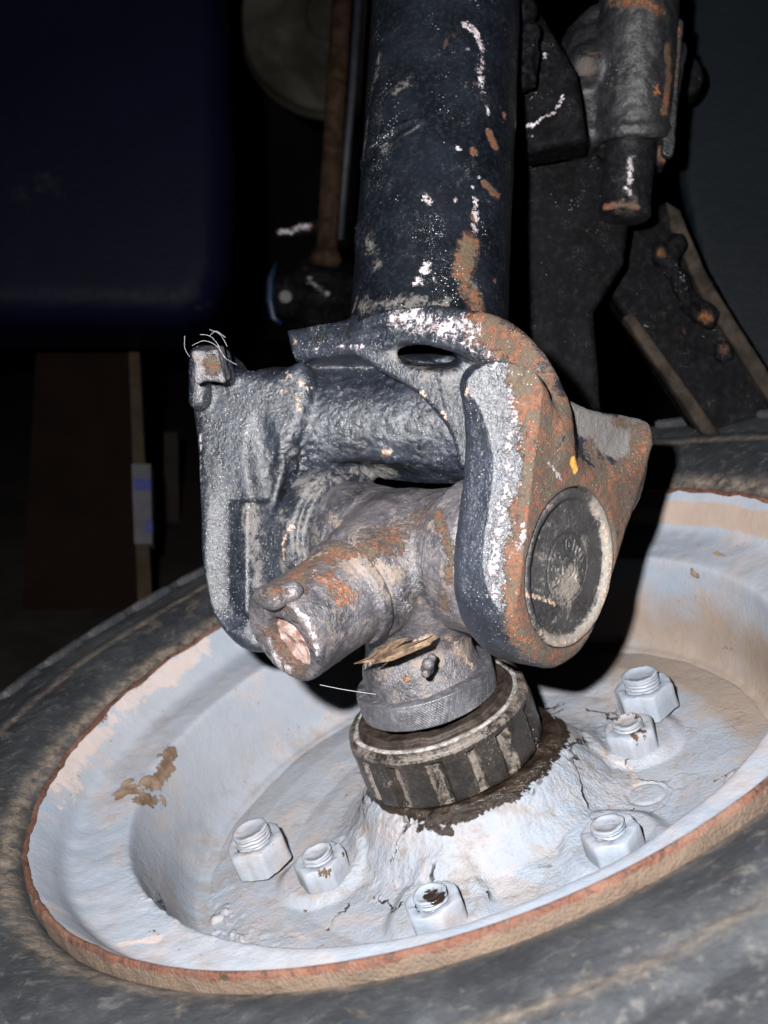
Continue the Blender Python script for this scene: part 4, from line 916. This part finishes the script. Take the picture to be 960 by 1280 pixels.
lo, hi = bounds([P(330, 275, 1.1), P(470, 430, 1.22), P(470, 430, 1.08)], .02)
so = sdf_part('socket_body', f_so, lo, hi, .0025, M['blackframe'], sock)
M['bluechip'] = plain('chipped_blue', (.004, .01, .03), (.01, .02, .05), 40, .4)
paint(so, {'pale': [([(352, 288), (385, 282)], 7, .8), ([(357, 370)], 9, .8), ([(388, 350), (410, 365)], 7, .6)], 'orange': [([(392, 284)], 6, .8)]})
def f_bt(p): return s_cyl(p, P(357, 371, 1.104), P(357, 371, 1.085), .0085, .0075, .002)
lo, hi = bounds([P(357, 371, 1.09)], .018); sdf_part('bolt_head', f_bt, lo, hi, .001, M['bracket'], sock)
V, Fc = tube_path([P(x, y, 1.10) for x, y in [(345, 330), (338, 350), (337, 375), (342, 398), (352, 405)]], [.002, .004, .004, .004, .002], 8); mesh_obj('blue_chip', toworld(V), Fc, M['bluechip'], sock)
# brown board, wooden batten with tape
def boxpart(name, pix, p0, n, th, mat, parent=None, rd=.002):
    S_ = Slab(pix, p0, n, -th, 0, rd, 1); k = len(S_.poly); V = [S_.p0 + S_.e1 * q[0] + S_.e2 * q[1] + S_.n * z for z in (0, -th) for q in S_.poly]
    Fc = [tuple(range(k))[::-1], tuple(range(k, 2 * k))] + [(i, (i + 1) % k, (i + 1) % k + k, i + k) for i in range(k)]
    return mesh_obj(name, toworld(np.array(V)), Fc, mat, parent, smooth=False)
bn = nrm([.05, .28, 1])
setp(boxpart('brown_board', [(45, 440), (168, 440), (176, 905), (20, 905)], P(110, 650, 1.22), bn, .03, M['board']), 'dim brown fibreboard sheet leaning upright beyond the tyre on the left', 'board')
bt = empty('wooden_batten', toworld(P(178, 760, 1.12)), 'slim pale wooden batten with blue and white tape standing beside the brown board', 'batten')
boxpart('batten_bar', [(161, 440), (174, 440), (192, 800), (174, 800)], P(172, 600, 1.12), bn, .014, M['wood'], bt)
tp = boxpart('tape', [(164.5, 580), (188, 580), (190, 680), (168, 680)], P(172, 600, 1.117), bn, .019, M['white'], bt)
boxpart('tape_print', [(167, 598), (188, 598), (188, 613), (167.5, 613)], P(172, 600, 1.1165), bn, .0008, M['blue'], tp)
boxpart('tape_print', [(182, 650), (190, 650), (190.5, 666), (182, 666)], P(172, 600, 1.1165), bn, .0008, M['blue'], tp)
boxpart('tape_mark', [(174, 602), (177, 606), (181, 602), (177, 610)], P(172, 600, 1.1155), bn, .0005, M['white'], tp)
# dim grey slat further right behind the tyre
setp(boxpart('grey_slat', [(205, 540), (222, 540), (226, 800), (206, 800)], P(212, 650, 1.5), bn, .02, M['floor']), 'dark grey upright slat behind the tyre, right of the taped batten', 'slat')
